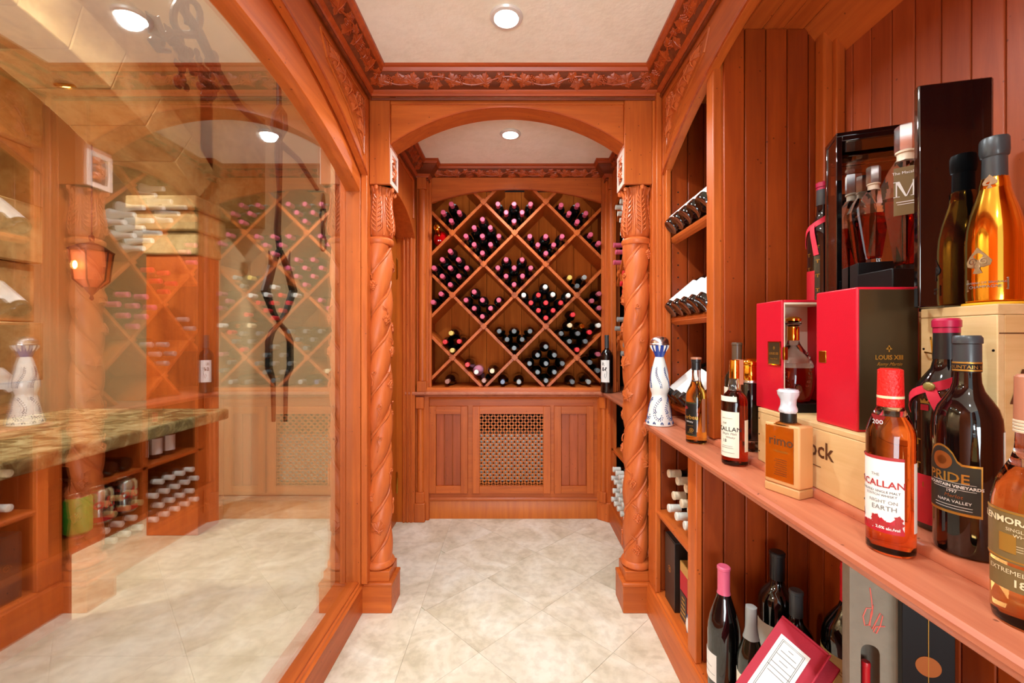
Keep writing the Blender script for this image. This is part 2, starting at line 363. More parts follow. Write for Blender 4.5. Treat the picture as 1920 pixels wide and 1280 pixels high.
# ------------------------------------------------------------------ ceiling and downlights
ZC = 2.361
ceil = MB().box(-.72, 1.1, -1.3, 3.0, ZC, ZC+.06).build('ceiling', 'ceiling_plaster'); struct(ceil, label='textured cream plaster ceiling over the wine corridor')
names = ['over the corridor in front of the archway', 'in the alcove beyond the archway', 'over the shelf bottles', 'at the corridor entrance']
for i, (x, y) in enumerate(DL[:4]):
    e = tag(empty('ceiling_downlight', (x, y, ZC)), 'round white recessed downlight '+names[i], 'light', 'recessed downlights in the corridor ceiling')
    MB().lathe([(.040, 0), (.058, 0), (.060, -.004), (.056, -.010), (.044, -.012), (.042, -.006), (.040, -.002)], 32).build('trim_ring', 'lamp_trim', e)
    MB().lathe([(.001, -.001), (.040, -.001), (.038, -.005), (.02, -.008), (.001, -.009)], 24).build('lamp_lens', 'lamp_glow', e)

# ------------------------------------------------------------------ carved motifs
def leaf_mb(L, W, lobes=5, th=.004):
    """vine leaf on z=0, stem at the origin, tip along +y; domed with lobed edge and raised ribs"""
    mb = MB(); pts = []
    n = 40
    for i in range(n):
        a = 2*PI*i/n
        r = .5*(1+.17*math.cos(lobes*a))*(1+.11*math.cos(lobes*3*a))
        pts.append((W*r*math.sin(a), L*.5-L*r*math.cos(a)))
    vs = [(0, L*.45, th)]+[(.55*p[0], L*.45+.55*(p[1]-L*.45), th*.85) for p in pts]+[(p[0], p[1], th*.3) for p in pts]+[(p[0], p[1], -.001) for p in pts]
    fs = []
    for i in range(n):
        j = (i+1) % n; fs += [(0, 1+i, 1+j), (1+i, 1+n+i, 1+n+j, 1+j), (1+n+i, 1+2*n+i, 1+2*n+j, 1+n+j)]
    fs.append(tuple(1+2*n+i for i in range(n-1, -1, -1)))
    mb.add(vs, fs)
    for k in range(lobes):
        a = 2*PI*k/lobes; e = (W*.56*math.sin(a), L*.5-L*.56*math.cos(a))
        if k == 0: e = (0, -.1*L)
        mb.tube([(0, L*.2, th), (e[0]*.5, (L*.2+e[1])*.5, th*1.1), (e[0]*.95, e[1]*.95, th*.4)], [th*.35, th*.3, th*.12], 5)
    return mb
def grapes_mb(L, r, rows=6):
    mb = MB(); y = 0
    for j in range(rows):
        k = [2, 3, 4, 3, 2, 1][j] if rows == 6 else [2, 3, 2, 1][j]
        for i in range(k): mb.ball(((i-(k-1)/2)*r*1.75, -y, r*.35), r, 8, 5)
        y += L/rows
    for j in range(rows-2): mb.ball((random.uniform(-r, r), -(j+1)*L/rows, r*1.1), r, 7, 4)
    return mb
def scroll(cx, cy, r0, turns, a0, z=.003, sgn=1, n=18):
    return [(cx+r0*(1-.75*t/n)*math.cos(a0+sgn*turns*2*PI*t/n), cy+r0*(1-.75*t/n)*math.sin(a0+sgn*turns*2*PI*t/n), z) for t in range(n+1)]
def vine_motif(L=.288, Hh=.066):
    """one repeat of the crown's running vine, centred, along x, height along y"""
    mb = MB()
    n = 34; path = [(-L/2+L*t/n, Hh*.30*math.sin(2*PI*t/n+2.2), .003) for t in range(n+1)]
    mb.tube(path, .0042, 6)
    mb.tube(scroll(-.035, -.010, .014, 1.2, 1.0), .002, 6); mb.tube(scroll(.075, .0, .012, 1.1, 3.0, sgn=-1), .002, 6)
    mb.tube(scroll(.02, -.018, .009, 1.1, 0.2), .0018, 6)
    for (x, y, rot, Ls, W) in ((-.118, -.028, -.35, .062, .058), (-.012, .016, 1.9, .056, .05), (.030, -.030, .35, .066, .06), (-.050, .004, -1.7, .058, .05), (.122, .006, 2.6, .054, .048), (.066, .014, -1.2, .04, .036), (-.135, .012, 1.2, .036, .03)):
        mb.merge(leaf_mb(Ls, W, 5, .007), Matrix.Translation((x, y, .0)) @ Matrix.Rotation(rot, 4, 'Z'))
    mb.merge(grapes_mb(.050, .0052), Matrix.Translation((-.082, .022, 0)) @ Matrix.Rotation(.25, 4, 'Z'))
    mb.merge(grapes_mb(.046, .0050), Matrix.Translation((.088, .020, 0)) @ Matrix.Rotation(.2, 4, 'Z'))
    return mb
vine_me = vine_motif().mesh('carving', 'crown_rail')
# the crown: bed bead, lower rail, dark carved field on the slope, upper rail
CR = [(0, 2.266), (.008, 2.266), (.010, 2.274), (.016, 2.278), (.020, 2.286), (.022, 2.288), (.070, 2.335), (.073, 2.335), (.080, 2.347), (.087, 2.350), (.087, ZC), (0, ZC)]
def crown(name, path, label):
    t = struct(sweep(path, CR).build(name, 'crown_rail'), label=label)
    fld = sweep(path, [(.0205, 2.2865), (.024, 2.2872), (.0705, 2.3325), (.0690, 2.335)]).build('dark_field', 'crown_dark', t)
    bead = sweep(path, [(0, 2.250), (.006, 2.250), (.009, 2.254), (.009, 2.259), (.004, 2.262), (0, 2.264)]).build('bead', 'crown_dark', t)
    for i in range(len(path)-1):
        a, b = Vector(path[i]), Vector(path[i+1]); d = (b-a); Ln = d.length; d.normalize(); nr = Vector((d.y, -d.x))
        if Ln < .15: continue
        k = max(1, int((Ln-.06)/.288+.35)); step = (Ln-.05)/k; sc = min(1.12, step/.288)
        c0 = Vector((nr.x*.0475, nr.y*.0475))
        X = Vector((d.x, d.y, 0)); U = (Vector((nr.x*.0475, nr.y*.0475, .0455))).normalized(); N = X.cross(U)
        if N.dot(Vector((nr.x, nr.y, -1))) < 0: X = -X; N = -N
        for q in range(k):
            c = a+d*(.025+step*(q+.5))+c0
            o = put(vine_me, 'carving', t); s = sc
            o.matrix_world = Matrix(((X.x*s, U.x*.80, N.x, c.x), (X.y*s, U.y*.80, N.y, c.y), (X.z*s, U.z*.80, N.z, 2.3105), (0, 0, 0, 1)))
    return t
crown('trim_1', [(-.633, -1.2), (-.633, 1.874), (.638, 1.874), (.638, -1.2)], 'carved grapevine crown moulding around the corridor ceiling')
crown('trim_2', [(-.655, 1.995), (-.655, 2.81), (-.575, 2.81), (-.575, 2.895), (.607, 2.895), (.607, 2.81), (.687, 2.81), (.687, 1.995)], 'carved grapevine crown moulding around the alcove ceiling')

# ------------------------------------------------------------------ archway between corridor and alcove
XL, XR = -.548, .482
arch = struct(empty('wall_archway', (0, 1.89, 0)), label='wooden archway between the corridor and the wine alcove'); arch.location = (0, 0, 0)
lo = arc((XL+XR)/2, (XR-XL)/2, 2.062, .166, 36); up = [(p[0], 2.27) for p in lo]
MB().strip(lo, up, 'y', 1.890, 1.995).build('arch_panel', 'wood_x', arch, bevel=.002)
lo2 = [(p[0], p[1]-.0) for p in lo]; up2 = [(p[0], p[1]+.006) for p in lo]
MB().strip(lo2, up2, 'y', 1.886, 1.891).build('arch_bead', 'crown_rail', arch)
box('frieze_rail', 'wood_x', XL, XR, 1.884, 1.892, 2.240, 2.268, arch)
for s, x0, x1 in ((-1, -.6385, XL), (1, XR, .6045)):
    MB().box(x0, x1, 1.874, 1.995, 1.884, 2.275).build('pillar_block', 'wood_z', arch, bevel=.003)
# carved plaques on the inner block faces; grazing light is painted into the frame colour
def plaque(x, nx, lab):
    e = tag(empty('carved_plaque', (x, 1.9345, 1.964)), lab, 'carving', 'carved plaques with painted-lit frames on the archway blocks')
    f = MB(); y0, y1, z0, z1 = -.0595, .0595, -.08, .08; d = .004*nx
    f.box(0, d, y0, y0+.022, z0, z1).box(0, d, y1-.022, y1, z0, z1).box(0, d, y0+.022, y1-.022, z0, z0+.022).box(0, d, y0+.022, y1-.022, z1-.022, z1)
    f.build('frame', 'lit_carved', e, bevel=.001)
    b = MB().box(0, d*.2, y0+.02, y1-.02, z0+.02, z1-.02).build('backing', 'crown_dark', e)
    c = MB()
    for (y, z, r) in ((0, -.045, .3), (0, -.01, -.4), (0, .025, .4)):
        c.merge(leaf_mb(.04, .055, 5, .005), Matrix.Translation((y, z, 0)) @ Matrix.Rotation(r, 4, 'Z'))
    c.merge(grapes_mb(.04, .005), Matrix.Translation((.012, .01, 0)))
    c.mapped(lambda a, b2, q: (q*nx+d*.2, a, b2)); c.build('leaf_carving', 'carved', e)
plaque(XL, 1, 'leaf carving with painted-lit frame on the archway block over the column beside the glass')
plaque(XR, -1, 'leaf carving with painted-lit frame on the archway block over the column beside the bottle shelf')

# ------------------------------------------------------------------ twisted columns
def column(cx, cy, label, a_off, hand=1):
    e = tag(empty('carved_column', (cx, cy, 0)), label, 'column', 'twisted grapevine columns under the archway')
    MB().box(-.078, .078, -.078, .062, 0, .128).build('plinth', 'wood_x', e, bevel=.003)
    MB().box(-.081, .081, -.081, .062, .116, .132).build('plinth_moulding', 'wood_x', e, bevel=.005)
    MB().box(-.064, .064, -.064, .058, .132, .176).build('upper_plinth', 'wood_x', e, bevel=.002)
    MB().lathe([(.05, .176), (.062, .178), (.068, .186), (.068, .196), (.062, .206), (.056, .210)], 40).build('base_ring', 'carved', e)
    R = .0575; z0, z1 = .205, 1.632; PITCH = .366; NS = 2
    def rad(z, a):
        ph = NS*(a-hand*2*PI*(z-z0)/PITCH-a_off); u = (ph/(2*PI)) % 1.0
        return R*(.70+.335*max(0, math.sin(PI*u))**.62)
    nz, na = 170, 72; vs = []; fs = []
    for j in range(nz+1):
        z = z0+(z1-z0)*j/nz
        for i in range(na): a = 2*PI*i/na; r = rad(z, a); vs.append((r*math.cos(a), r*math.sin(a), z))
    for j in range(nz):
        for i in range(na): fs.append((j*na+i, j*na+(i+1) % na, (j+1)*na+(i+1) % na, (j+1)*na+i))
    MB().add(vs, fs).build('shaft', 'carved', e)
    for k in range(NS):
        n = 120; path = []; rr = []
        for t in range(n+1):
            z = z0+.01+(z1-z0-.02)*t/n; a = a_off+2*PI*k/NS+hand*2*PI*(z-z0)/PITCH+.10
            r = R*.80+.0016*math.sin(z*90+k); path.append((r*math.cos(a), r*math.sin(a), z)); rr.append(.0068+.0012*math.sin(z*60+k*2))
        MB().tube(path, rr, 7).build('vine', 'carved', e)
    def onto(mb, a, z, rot, s=1):
        mb.v = [tuple(Matrix.Rotation(rot, 3, 'Z') @ Vector(v)) for v in mb.v]
        r0 = rad(z, a)
        return mb.mapped(lambda x, y, q: ((r0+q*s-.001)*math.cos(a+x/r0), (r0+q*s-.001)*math.sin(a+x/r0), z+y))
    rnd = random.Random(5)
    for bnd in range(NS):
      for q in range(14):
        z = .262+q*.098+bnd*.045; base = a_off+hand*2*PI*(z-z0)/PITCH+PI/2+bnd*PI+(-.55, .5, 0, .35, -.3)[(q*2+bnd) % 5]*.8
        kind = (q+bnd*2) % 3; sc = 1.25
        if kind == 0:
            onto(grapes_mb(.042, .0062, 6), base, z+.02, rnd.uniform(-.2, .2)).build('grape_cluster', 'carved', e)
            onto(MB().tube([(-.024, .045, .002), (-.012, .038, .005), (0, .03, .005), (0, .014, .004)], .0030, 6), base, z+.02, 0).build('stem', 'carved', e)
        elif kind == 1:
            onto(leaf_mb(.056, .058, 5, .0095), base, z-.02, rnd.uniform(-.6, .6)).build('vine_leaf', 'carved', e)
        else:
            m2 = MB().tube(scroll(.0, .01, .0105, 1.3, 2.0, z=.004), .0030, 6).tube([(-.007, .014, .004), (-.014, 0, .004), (-.004, -.025, .004), (-.010, -.05, .003)], .0028, 6)
            onto(m2, base, z, 0).build('tendril', 'carved', e)
    MB().lathe([(.045, 1.628), (.060, 1.630), (.065, 1.638), (.065, 1.650), (.058, 1.658), (.050, 1.662)], 40).build('collar', 'carved', e)
    # acanthus capital
    cp = [(.046, 1.660), (.054, 1.668), (.0615, 1.69), (.0625, 1.712), (.060, 1.74), (.055, 1.775), (.0505, 1.81), (.050, 1.84), (.053, 1.862), (.060, 1.876), (.058, 1.886), (.03, 1.888)]
    def cr(z):
        for (r0, h0), (r1, h1) in zip(cp, cp[1:]):
            if h0 <= z <= h1: return r0+(r1-r0)*(z-h0)/(h1-h0)
        return cp[-1][0]
    MB().lathe(cp, 64, fn=lambda r, z, a: r*(1+.03*math.cos(6*a+PI))).build('capital', 'carved', e)
    NL = 6
    for k in range(NL):
        a0 = 2*PI*k/NL-PI/2+.12; mb = MB()
        def S(u, z, h=.0): r = cr(z)*(1+.03*math.cos(6*(a0+u/cr(z))+PI))+h; a = a0+u/cr(z); return (r*math.cos(a), r*math.sin(a), z)
        mb.tube([S(0, z, .003) for z in (1.672, 1.70, 1.74, 1.78, 1.82, 1.855, 1.872)], [.0040, .004, .0035, .003, .003, .003, .002], 6)
        for q in range(8):
            zb = 1.680+q*.021; wv = .021*(1-.45*(q/8)**2)
            for sg in (-1, 1):
                mb.tube([S(0, zb, .002), S(sg*wv*.5, zb+.004+.004, .0045), S(sg*wv*.92, zb+.019, .0045), S(sg*wv*.98, zb+.031, .003), S(sg*wv*.7, zb+.038, .002)], [.0022, .0036, .0036, .0028, .0012], 6)
        for sg in (-1, 1): mb.tube([S(sg*.027, z, .002) for z in (1.668, 1.71, 1.76, 1.80, 1.85)], [.003, .0024, .002, .002, .002], 5)
        mb.build('acanthus_leaf', 'carved', e)
        c2 = MB(); b0 = a0
        pts = [((.052+.018*math.sin(t*.55))*1, 1.858+.020*math.sin(t*.6+.1)) for t in range(5)]
        c2.tube([(p[0]*math.cos(b0), p[0]*math.sin(b0), p[1]) for p in ((.052, 1.85), (.058, 1.868), (.066, 1.880), (.073, 1.876), (.0735, 1.866), (.068, 1.862))], [.006, .008, .0095, .009, .007, .004], 8)
        for u in (-.26, .26):
            c2.tube([(p[0]*math.cos(b0+u), p[0]*math.sin(b0+u), p[1]) for p in ((.052, 1.85), (.058, 1.870), (.064, 1.880), (.067, 1.876))], [.004, .006, .007, .005], 7)
        c2.build('leaf_curl', 'carved', e)
    MB().box(-.062, .066, -.060, .058, 1.884, 1.8845).build('cap_plate', 'wood_x', e)
    return e
column(-.618, 1.95, 'twisted column carved with grapevines beside the arched glass window', .8)
column(.554, 1.95, 'twisted column carved with grapevines at the end of the bottle shelf', 2.4)

# ------------------------------------------------------------------ wall_left : glazed arch
wl = struct(empty('wall_left'), label='wooden wall with a large arched window')
MB().box(-.80, -.668, -1.2, 1.90, 0, .122).build('base_board', 'wood_y', wl, bevel=.002)
sweep([(-.72, -1.2), (-.72, 1.90)], [(0, .120), (.058, .120), (.060, .126), (.052, .132), (.050, .140), (.044, .144), (0, .144)]).build('base_moulding', 'wood_y', wl)
YC = 1.0
lo = arc(YC, .848, 1.842, .168, 40); up = [(p[0], 2.20) for p in lo]
MB().strip(lo, up, 'x', -.73, -.668).build('frame_head', 'wood_y', wl, bevel=.003)
for y0, y1 in ((1.848, 1.90), (-1.2, YC-.848)): MB().box(-.73, -.668, y0, y1, .14, 2.20).build('frame_stile', 'wood_z', wl, bevel=.003)
MB().box(-.73, -.676, YC-.848, 1.848, .14, .152).build('frame_sill', 'wood_y', wl, bevel=.002)
lo = arc(YC, .850, 1.915, .222, 40); up = [(p[0], 2.275) for p in lo]
MB().strip(lo, up, 'x', -.667, -.640).build('spandrel', 'wood_y', wl, bevel=.003)
lo2 = lo; up2 = [(p[0], p[1]+.010) for p in lo]
MB().strip(lo2, up2, 'x', -.640, -.636).build('arch_bead', 'crown_rail', wl)
for y0, y1 in ((1.850, 1.90), (-1.2, YC-.85)): MB().box(-.667, -.640, y0, y1, .14, 2.275).build('outer_stile', 'wood_z', wl, bevel=.003)
MB().box(-.80, -.66, -1.2, 2.0, 2.20, 2.42).build('head_beam', 'wood_y', wl)
MB().box(-.80, -.66, 1.90, 2.0, 0, 2.42).build('corner_post', 'wood_z', wl)
win = struct(empty('window_1'), label='large arched sheet of glass reflecting the corridor')
lo = arc(YC, .858, 1.842, .172, 30); bot = [(p[0], .15) for p in lo]
MB().strip(bot, [(p[0], p[1]+.006) for p in lo], 'x', -.706, -.700).build('glass_pane', 'pane', win, smooth=False)
# carved triangles in the spandrels
def spandrel_carving(x, nx, parent):
    tri = [(1.805, 1.985), (1.815, 2.225), (1.40, 2.225), (1.45, 2.16), (1.62, 2.10), (1.74, 2.03)] if nx > 0 else [(1.800, 1.99), (1.80, 2.225), (1.40, 2.225), (1.44, 2.17), (1.62, 2.11), (1.73, 2.04)]
    ring = tri+[tri[0]]
    m = MB()
    for a, b in zip(ring, ring[1:]): m.tube([(x+nx*.001, a[0], a[1]), (x+nx*.001, b[0], b[1])], .0045, 6)
    inner = [(1.755+(p[0]-1.755)*.86, 2.16+(p[1]-2.16)*.84) for p in tri]
    for a, b in zip(inner, inner[1:]+inner[:1]): m.tube([(x, a[0], a[1]), (x, b[0], b[1])], .003, 5)
    m.build('panel_moulding', 'wood_y', parent)
    c = MB()
    for (y, z, r, L) in ((1.77, 2.04, 0, .07), (1.765, 2.10, .3, .08), (1.72, 2.13, 1.2, .08), (1.66, 2.165, 1.4, .08), (1.60, 2.18, 1.5, .08), (1.77, 2.16, .5, .06), (1.54, 2.195, 1.55, .07)):
        c.merge(leaf_mb(L, L*.8, 5, .011), Matrix.Translation((y, z, 0)) @ Matrix.Rotation(r, 4, 'Z'))
    c.merge(grapes_mb(.07, .008), Matrix.Translation((1.735, 2.20, 0)))
    c.mapped(lambda a, b, q: (x+nx*q, a, b)); c.build('leaf_carving', 'carved', parent)
spandrel_carving(-.640, 1, wl)

# ------------------------------------------------------------------ wall_right : arched bookcase front
XF, XU = .583, .654
wr = struct(empty('wall_right'), label='arched wooden wall over the bottle bookcase')
lo = arc(YC, .842, 1.912, .222, 40); up = [(p[0], 2.275) for p in lo]
MB().strip(lo, up, 'x', .640, .672).build('spandrel', 'wood_y', wr, bevel=.003)
MB().strip(lo, [(p[0], p[1]+.010) for p in lo], 'x', .634, .640).build('arch_bead', 'crown_rail', wr)
MB().box(.640, .70, 1.842, 1.995, .80, 2.275).build('corner_post', 'wood_z', wr, bevel=.002)
MB().box(.605, .640, 1.874, 1.995, .80, 2.275).build('pilaster', 'wood_z', wr, bevel=.002)
MB().box(.615, .640, 1.850, 1.874, .84, 2.275).build('pilaster', 'wood_z', wr, bevel=.004)
MB().box(.640, 1.1, -1.2, YC-.842, .875, 2.275).build('end_panel', 'wood_z', wr)
MB().box(.640, 1.1, -1.2, 1.995, 2.275, 2.42).build('head_beam', 'wood_y', wr)
spandrel_carving(.640, -1, wr)
# planked back and soffit
XB, XBL = 1.03, .955
y = 1.84
while y > -.36:
    MB().box(XB, XB+.02, y-.0650, y, .84, 2.24).build('plank', 'plank_z', wr, bevel=.003); y -= .0675
MB().box(XB+.02, 1.10, -.36, 1.995, .0, 2.275).build('backing', 'shadow_gap', wr)
x = XU+.02
while x < XB-.02:
    MB().box(x, x+.0665, -.34, 1.84, 2.213, 2.228).build('plank', 'wood_y', wr, bevel=.003); x += .0675
MB().box(.672, 1.08, -.36, 1.86, 2.228, 2.275).build('soffit_backing', 'shadow_gap', wr)
MB().prism([(XB, 2.10), (XB, 2.213), (XB-.085, 2.213)], 'y', -.34, 1.395).build('cornice', 'wood_y', wr)

# ------------------------------------------------------------------ bookcase dividers and far side
def planked_face(x0, x1, y, z0, z1, parent, m='plank_dark', pitch=.0693, th=.012, sgn=-1):
    x = x0
    while x < x1-.004:
        MB().box(x, min(x+pitch-.0028, x1), y+sgn*th, y, z0, z1).build('plank', m, parent, bevel=.003); x += pitch
uc = tag(empty('bookcase'), 'tall wooden bookcase with planked sides above the bottle shelf', 'bookcase')
MB().box(XU, XB, 1.400, 1.447, .875, 2.213).build('divider', 'wood_z', uc)
MB().box(XU-.004, XU+.026, 1.398, 1.449, .875, 2.213).build('divider_edge', 'wood_z', uc, bevel=.004)
planked_face(XU+.027, XB-.05, 1.400, .875, 2.213, uc)
MB().box(XB-.055, XB-.003, 1.345, 1.388, .875, 2.213).build('corner_trim', 'wood_z', uc, bevel=.006)
MB().box(XB-.030, XB-.002, 1.325, 1.345, .875, 2.213).build('corner_bead', 'wood_z', uc, bevel=.004)
planked_face(XU+.02, XB, 1.840, .875, 2.213, uc, sgn=-1)
MB().box(.645, XU+.010, 1.815, 1.841, .875, 1.97).build('far_stile', 'wood_z', uc, bevel=.002)
for k in range(17):
    z = 1.0+k*.052
    if z > 1.85: break
    mb = MB().tube([(.70, 1.8275, z), (.70, 1.833, z)], .0035, 8); mb.build('peg_hole', 'void', uc)
MB().prism([(.653, .855), (.653, .864), (.657, .871), (.665, .875), (XB, .875), (XB, .855)], 'y', -.34, 1.838).build('step_board', 'counter', uc, bevel=.001)
# display shelves, tilted, with bottles lying butt-out
def disp_shelf(zf, tilt):
    c, n_ = math.cos(tilt), math.sin(tilt); L = .31; th = .034
    x0, z0 = XU+.010, zf
    P_ = lambda a, h: (x0+a*c-h*n_, z0+a*n_+h*c)
    MB().prism([P_(0, -th), P_(0, -.006), P_(.004, 0), P_(.012, 0), P_(L-.02, 0), P_(L-.02, -.018), P_(.02, -.018), P_(.02, -th)], 'y', 1.450, 1.826).build('shelf', 'wood_y', uc)
    MB().prism([P_(-.004, -.022), P_(-.004, -.010), P_(.001, -.010), P_(.001, -.022)], 'y', 1.450, 1.826).build('shelf_bead', 'wood_y', uc)
TILT = .70
for z in (1.632, 1.288, .925): disp_shelf(z, TILT)

counter = tag(empty('counter_shelf'), 'long worn wooden counter shelf along the bottle wall', 'shelf')
MB().prism([(.549, .855), (.543, .849), (.543, .841), (.549, .836), (.552, .827), (.560, .821), (.70, .821), (.70, .855)], 'y', -1.2, 1.80).build('board', 'counter', counter)

# ------------------------------------------------------------------ lower cabinet
lc = tag(empty('lower_cabinet'), 'open wooden base cabinet under the long counter shelf', 'cabinet')
sweep([(.60, 1.873), (.60, -1.2)], [(0, 0), (.020, 0), (.020, .120), (.016, .130), (.010, .134), (.010, .142), (.004, .148), (0, .148)]).build('baseboard', 'wood_y', lc)
MB().box(.60, XBL, -1.2, 1.99, .120, .150).build('cabinet_floor', 'wood_y', lc)
for y0, y1 in ((1.775, 1.875), (1.385, 1.45), (.30, .36)):
    MB().box(XF+.004, XF+.026, y0, y1, .148, .821).build('stile', 'wood_z', lc, bevel=.004)
MB().box(XF+.026, XBL, 1.400, 1.442, .150, .821).build('divider', 'wood_z', lc)
planked_face(XF+.03, XBL, 1.400, .150, .821, lc)
planked_face(XF+.03, XBL, 1.80, .150, .821, lc)
MB().box(XF+.026, XBL, 1.80, 1.86, .150, .821).build('side_panel', 'wood_z', lc)
y = 1.79
while y > -.3:
    MB().box(XBL, XBL+.018, y-.0650, y, .150, .821).build('plank', 'plank_dark', lc, bevel=.003); y -= .0675
MB().box(XBL+.018, 1.05, -1.2, 1.995, 0, .80).build('back_panel', 'shadow_gap', lc)
MB().prism([(.592, .474), (.590, .478), (.590, .486), (.598, .492), (XBL, .492), (XBL, .470), (.598, .470)], 'y', 1.452, 1.785).build('shelf', 'wood_y', lc)
MB().box(XF+.008, XF+.02, -1.2, 1.875, .809, .821).build('top_rail', 'wood_y', lc)
# ------------------------------------------------------------------ alcove shell
ZL = .858
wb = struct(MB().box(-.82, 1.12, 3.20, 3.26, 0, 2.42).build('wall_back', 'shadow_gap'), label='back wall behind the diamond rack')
wa = struct(empty('wall_alcove'), label='alcove side wall with an arched doorway')
lo = arc(2.40, .41, 1.864, .15, 24); up = [(p[0], 2.42) for p in lo]
MB().strip(lo, up, 'x', -.777, -.655).build('arch_head', 'wood_z', wa, bevel=.002)
MB().box(-.82, -.655, 2.81, 3.2, 0, 2.42).build('door_jamb', 'door_wood', wa, bevel=.002)
MB().box(-.74, -.655, 2.806, 2.82, 0, 2.26).build('jamb_panel', 'wood_z', wa, bevel=.003)
for i in range(3): MB().box(-.735+.024*i, -.722+.024*i, 2.799, 2.81, 0, 2.26).build('jamb_moulding', 'wood_z', wa, bevel=.003)
MB().box(-.80, -.777, 1.9, 2.0, 0, 2.42).build('door_post', 'door_wood', wa)
MB().tube([(-.652, 2.05, 2.03), (-.652, 2.05, 2.22), (-.652, 2.74, 2.22), (-.652, 2.74, 1.98)], .006, 6).build('panel_moulding', 'wood_z', wa)
d1 = struct(empty('door_1'), label='orange wooden door in the alcove side wall')
for i in range(5): MB().box(-.80, -.777, 2.0+.162*i, 2.0+.162*i+.160, 0, 2.05).build('board', 'door_wood', d1, bevel=.002)
for z in (1.665, .265):
    MB().tube([(-.772, 2.795, z-.07), (-.772, 2.795, z-.062), (-.772, 2.795, z-.058), (-.772, 2.795, z+.058), (-.772, 2.795, z+.062), (-.772, 2.795, z+.07)], [.004, .006, .007, .007, .006, .004], 10).build('hinge', 'brass', d1)
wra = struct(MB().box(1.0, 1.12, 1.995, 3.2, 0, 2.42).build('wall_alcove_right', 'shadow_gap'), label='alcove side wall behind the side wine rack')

def pilaster(parent, x, y, z0, z1, r=.026, ang=0):
    """rounded pilaster with a block at each end"""
    q = MB().lathe([(r, z0+.07), (r, z1-.075)], 20).merge(MB().box(-r*1.25, r*1.25, -r*1.15, r*1.15, z0, z0+.07)).merge(MB().box(-r*1.2, r*1.2, -r*1.2, r*1.2, z1-.075, z1))
    q.build('pilaster', 'wood_z', parent, loc=(x, y, 0), rot=(0, 0, ang), bevel=.003)

# ------------------------------------------------------------------ back cabinet
bc = tag(empty('back_cabinet', (0, 0, 0)), 'wooden base cabinet with two planked doors and a pierced grille door under the rack', 'cabinet')
YF = 2.87
for i, bx in enumerate(((-.665, -.232, .12, .822), (.190, .60, .12, .822), (-.232, .190, .12, .228), (-.232, .190, .702, .822))): MB().box(bx[0], bx[1], YF, YF+.02, bx[2], bx[3]).build('face_frame', 'wood_x', bc)
MB().box(-.665, -.57, 2.835, YF, 0, .822).build('end_stile', 'wood_z', bc, bevel=.002)
pilaster(bc, -.625, 2.832, .125, .822, .022)
MB().box(-.662, -.59, 2.80, YF, 0, .125).build('pilaster_foot', 'wood_z', bc, bevel=.006)
MB().prism([(.555, 2.872), (.555, 2.862), (.615, 2.812), (.66, 2.812), (.66, 2.872)], 'z', .0, .822).build('corner_stile', 'wood_z', bc)
pilaster(bc, .592, 2.836, .125, .822, .020, -.7)
MB().prism([(.552, 2.862), (.552, 2.855), (.612, 2.805), (.66, 2.805), (.66, 2.862)], 'z', 0, .125).build('corner_foot', 'wood_z', bc, bevel=.003)
sweep([(-.59, YF), (.556, YF)], [(0, 0), (.006, 0), (.006, .105), (.002, .112), (.002, .120), (-.004, .124)]).build('baseboard', 'door_wood', bc)
sweep([(-.58, YF), (.56, YF)], [(0, .125), (.012, .125), (.012, .132), (.004, .142), (0, .142)]).build('base_moulding', 'wood_x', bc)
sweep([(-.60, YF), (.57, YF)], [(0, .800), (.010, .800), (.012, .808), (.03, .822), (0, .822)]).build('cove_moulding', 'wood_x', bc)
def frame_door(parent, name, x0, x1, z0, z1, st=.047, y=2.846, lab=None):
    d = MB().box(x0, x0+st, y, YF, z0, z1).box(x1-st, x1, y, YF, z0, z1).build(name, 'wood_z', parent, bevel=.002)
    for a_, b_ in ((z1-.052, z1), (z0, z0+.050)): MB().box(x0+st, x1-st, y+.0005, YF, a_, b_).build('rail', 'wood_x', d, bevel=.0015)
    return d
Z0, Z1 = .175, .757
for x0, x1 in ((-.573, -.3135), (.264, .527)):
    d = frame_door(bc, 'door', x0, x1, Z0, Z1)
    wdt = (x1-x0-.094)/3
    for i in range(3): MB().box(x0+.047+wdt*i+.0022, x0+.047+wdt*(i+1)-.0022, 2.859, YF, Z0+.05, Z1-.052).build('plank', 'plank_z', d, bevel=.002)
gd = frame_door(bc, 'grille_door', -.281, .239, Z0, Z1)
gx0, gx1, gz0, gz1 = -.234, .192, Z0+.05, Z1-.052
lat = MB(); pt = .0404; hw = .0052
def lat_strip(c, s):
    q = [(gx0, gz0), (gx1, gz0), (gx1, gz1), (gx0, gz1)]
    q = clip(q, s, 1, c+hw*1.414); q = clip(q, -s, -1, -c+hw*1.414) if len(q) > 2 else q
    if len(q) > 2: lat.prism(q, 'y', 2.8560, 2.8600)
k = -40
for k in range(-30, 60):
    lat_strip(gz0+gx0+k*pt*1.0, 1); lat_strip(gz0-gx1+k*pt, -1)
nx = int((gx1-gx0)/pt*2)+2; nz = int((gz1-gz0)/pt*2)+2
off = ((gz0-gx1)-(gz0+gx0)) % pt
for i in range(-1, 2*nx):
    for j in range(-1, 2*nz):
        # midpoints between crossings of the two strip families
        a = gz0+gx0+(i)*pt*.5; b2 = gz0-gx1+(j)*pt*.5
        if (i % 2) == (j % 2): continue
        x = (a-b2)/2; z = (a+b2)/2
        if gx0 < x < gx1 and gz0 < z < gz1:
            h = .0082; q = [(x-h, z), (x, z-h), (x+h, z), (x, z+h)]; lat.prism(q, 'y', 2.8562, 2.8598)
g = lat.build('pierced_lattice', 'door_wood', gd, smooth=False); g['kind'] = 'stuff'
MB().box(-.60, .58, 3.05, 3.07, .12, .80).build('cabinet_back', 'void', bc)
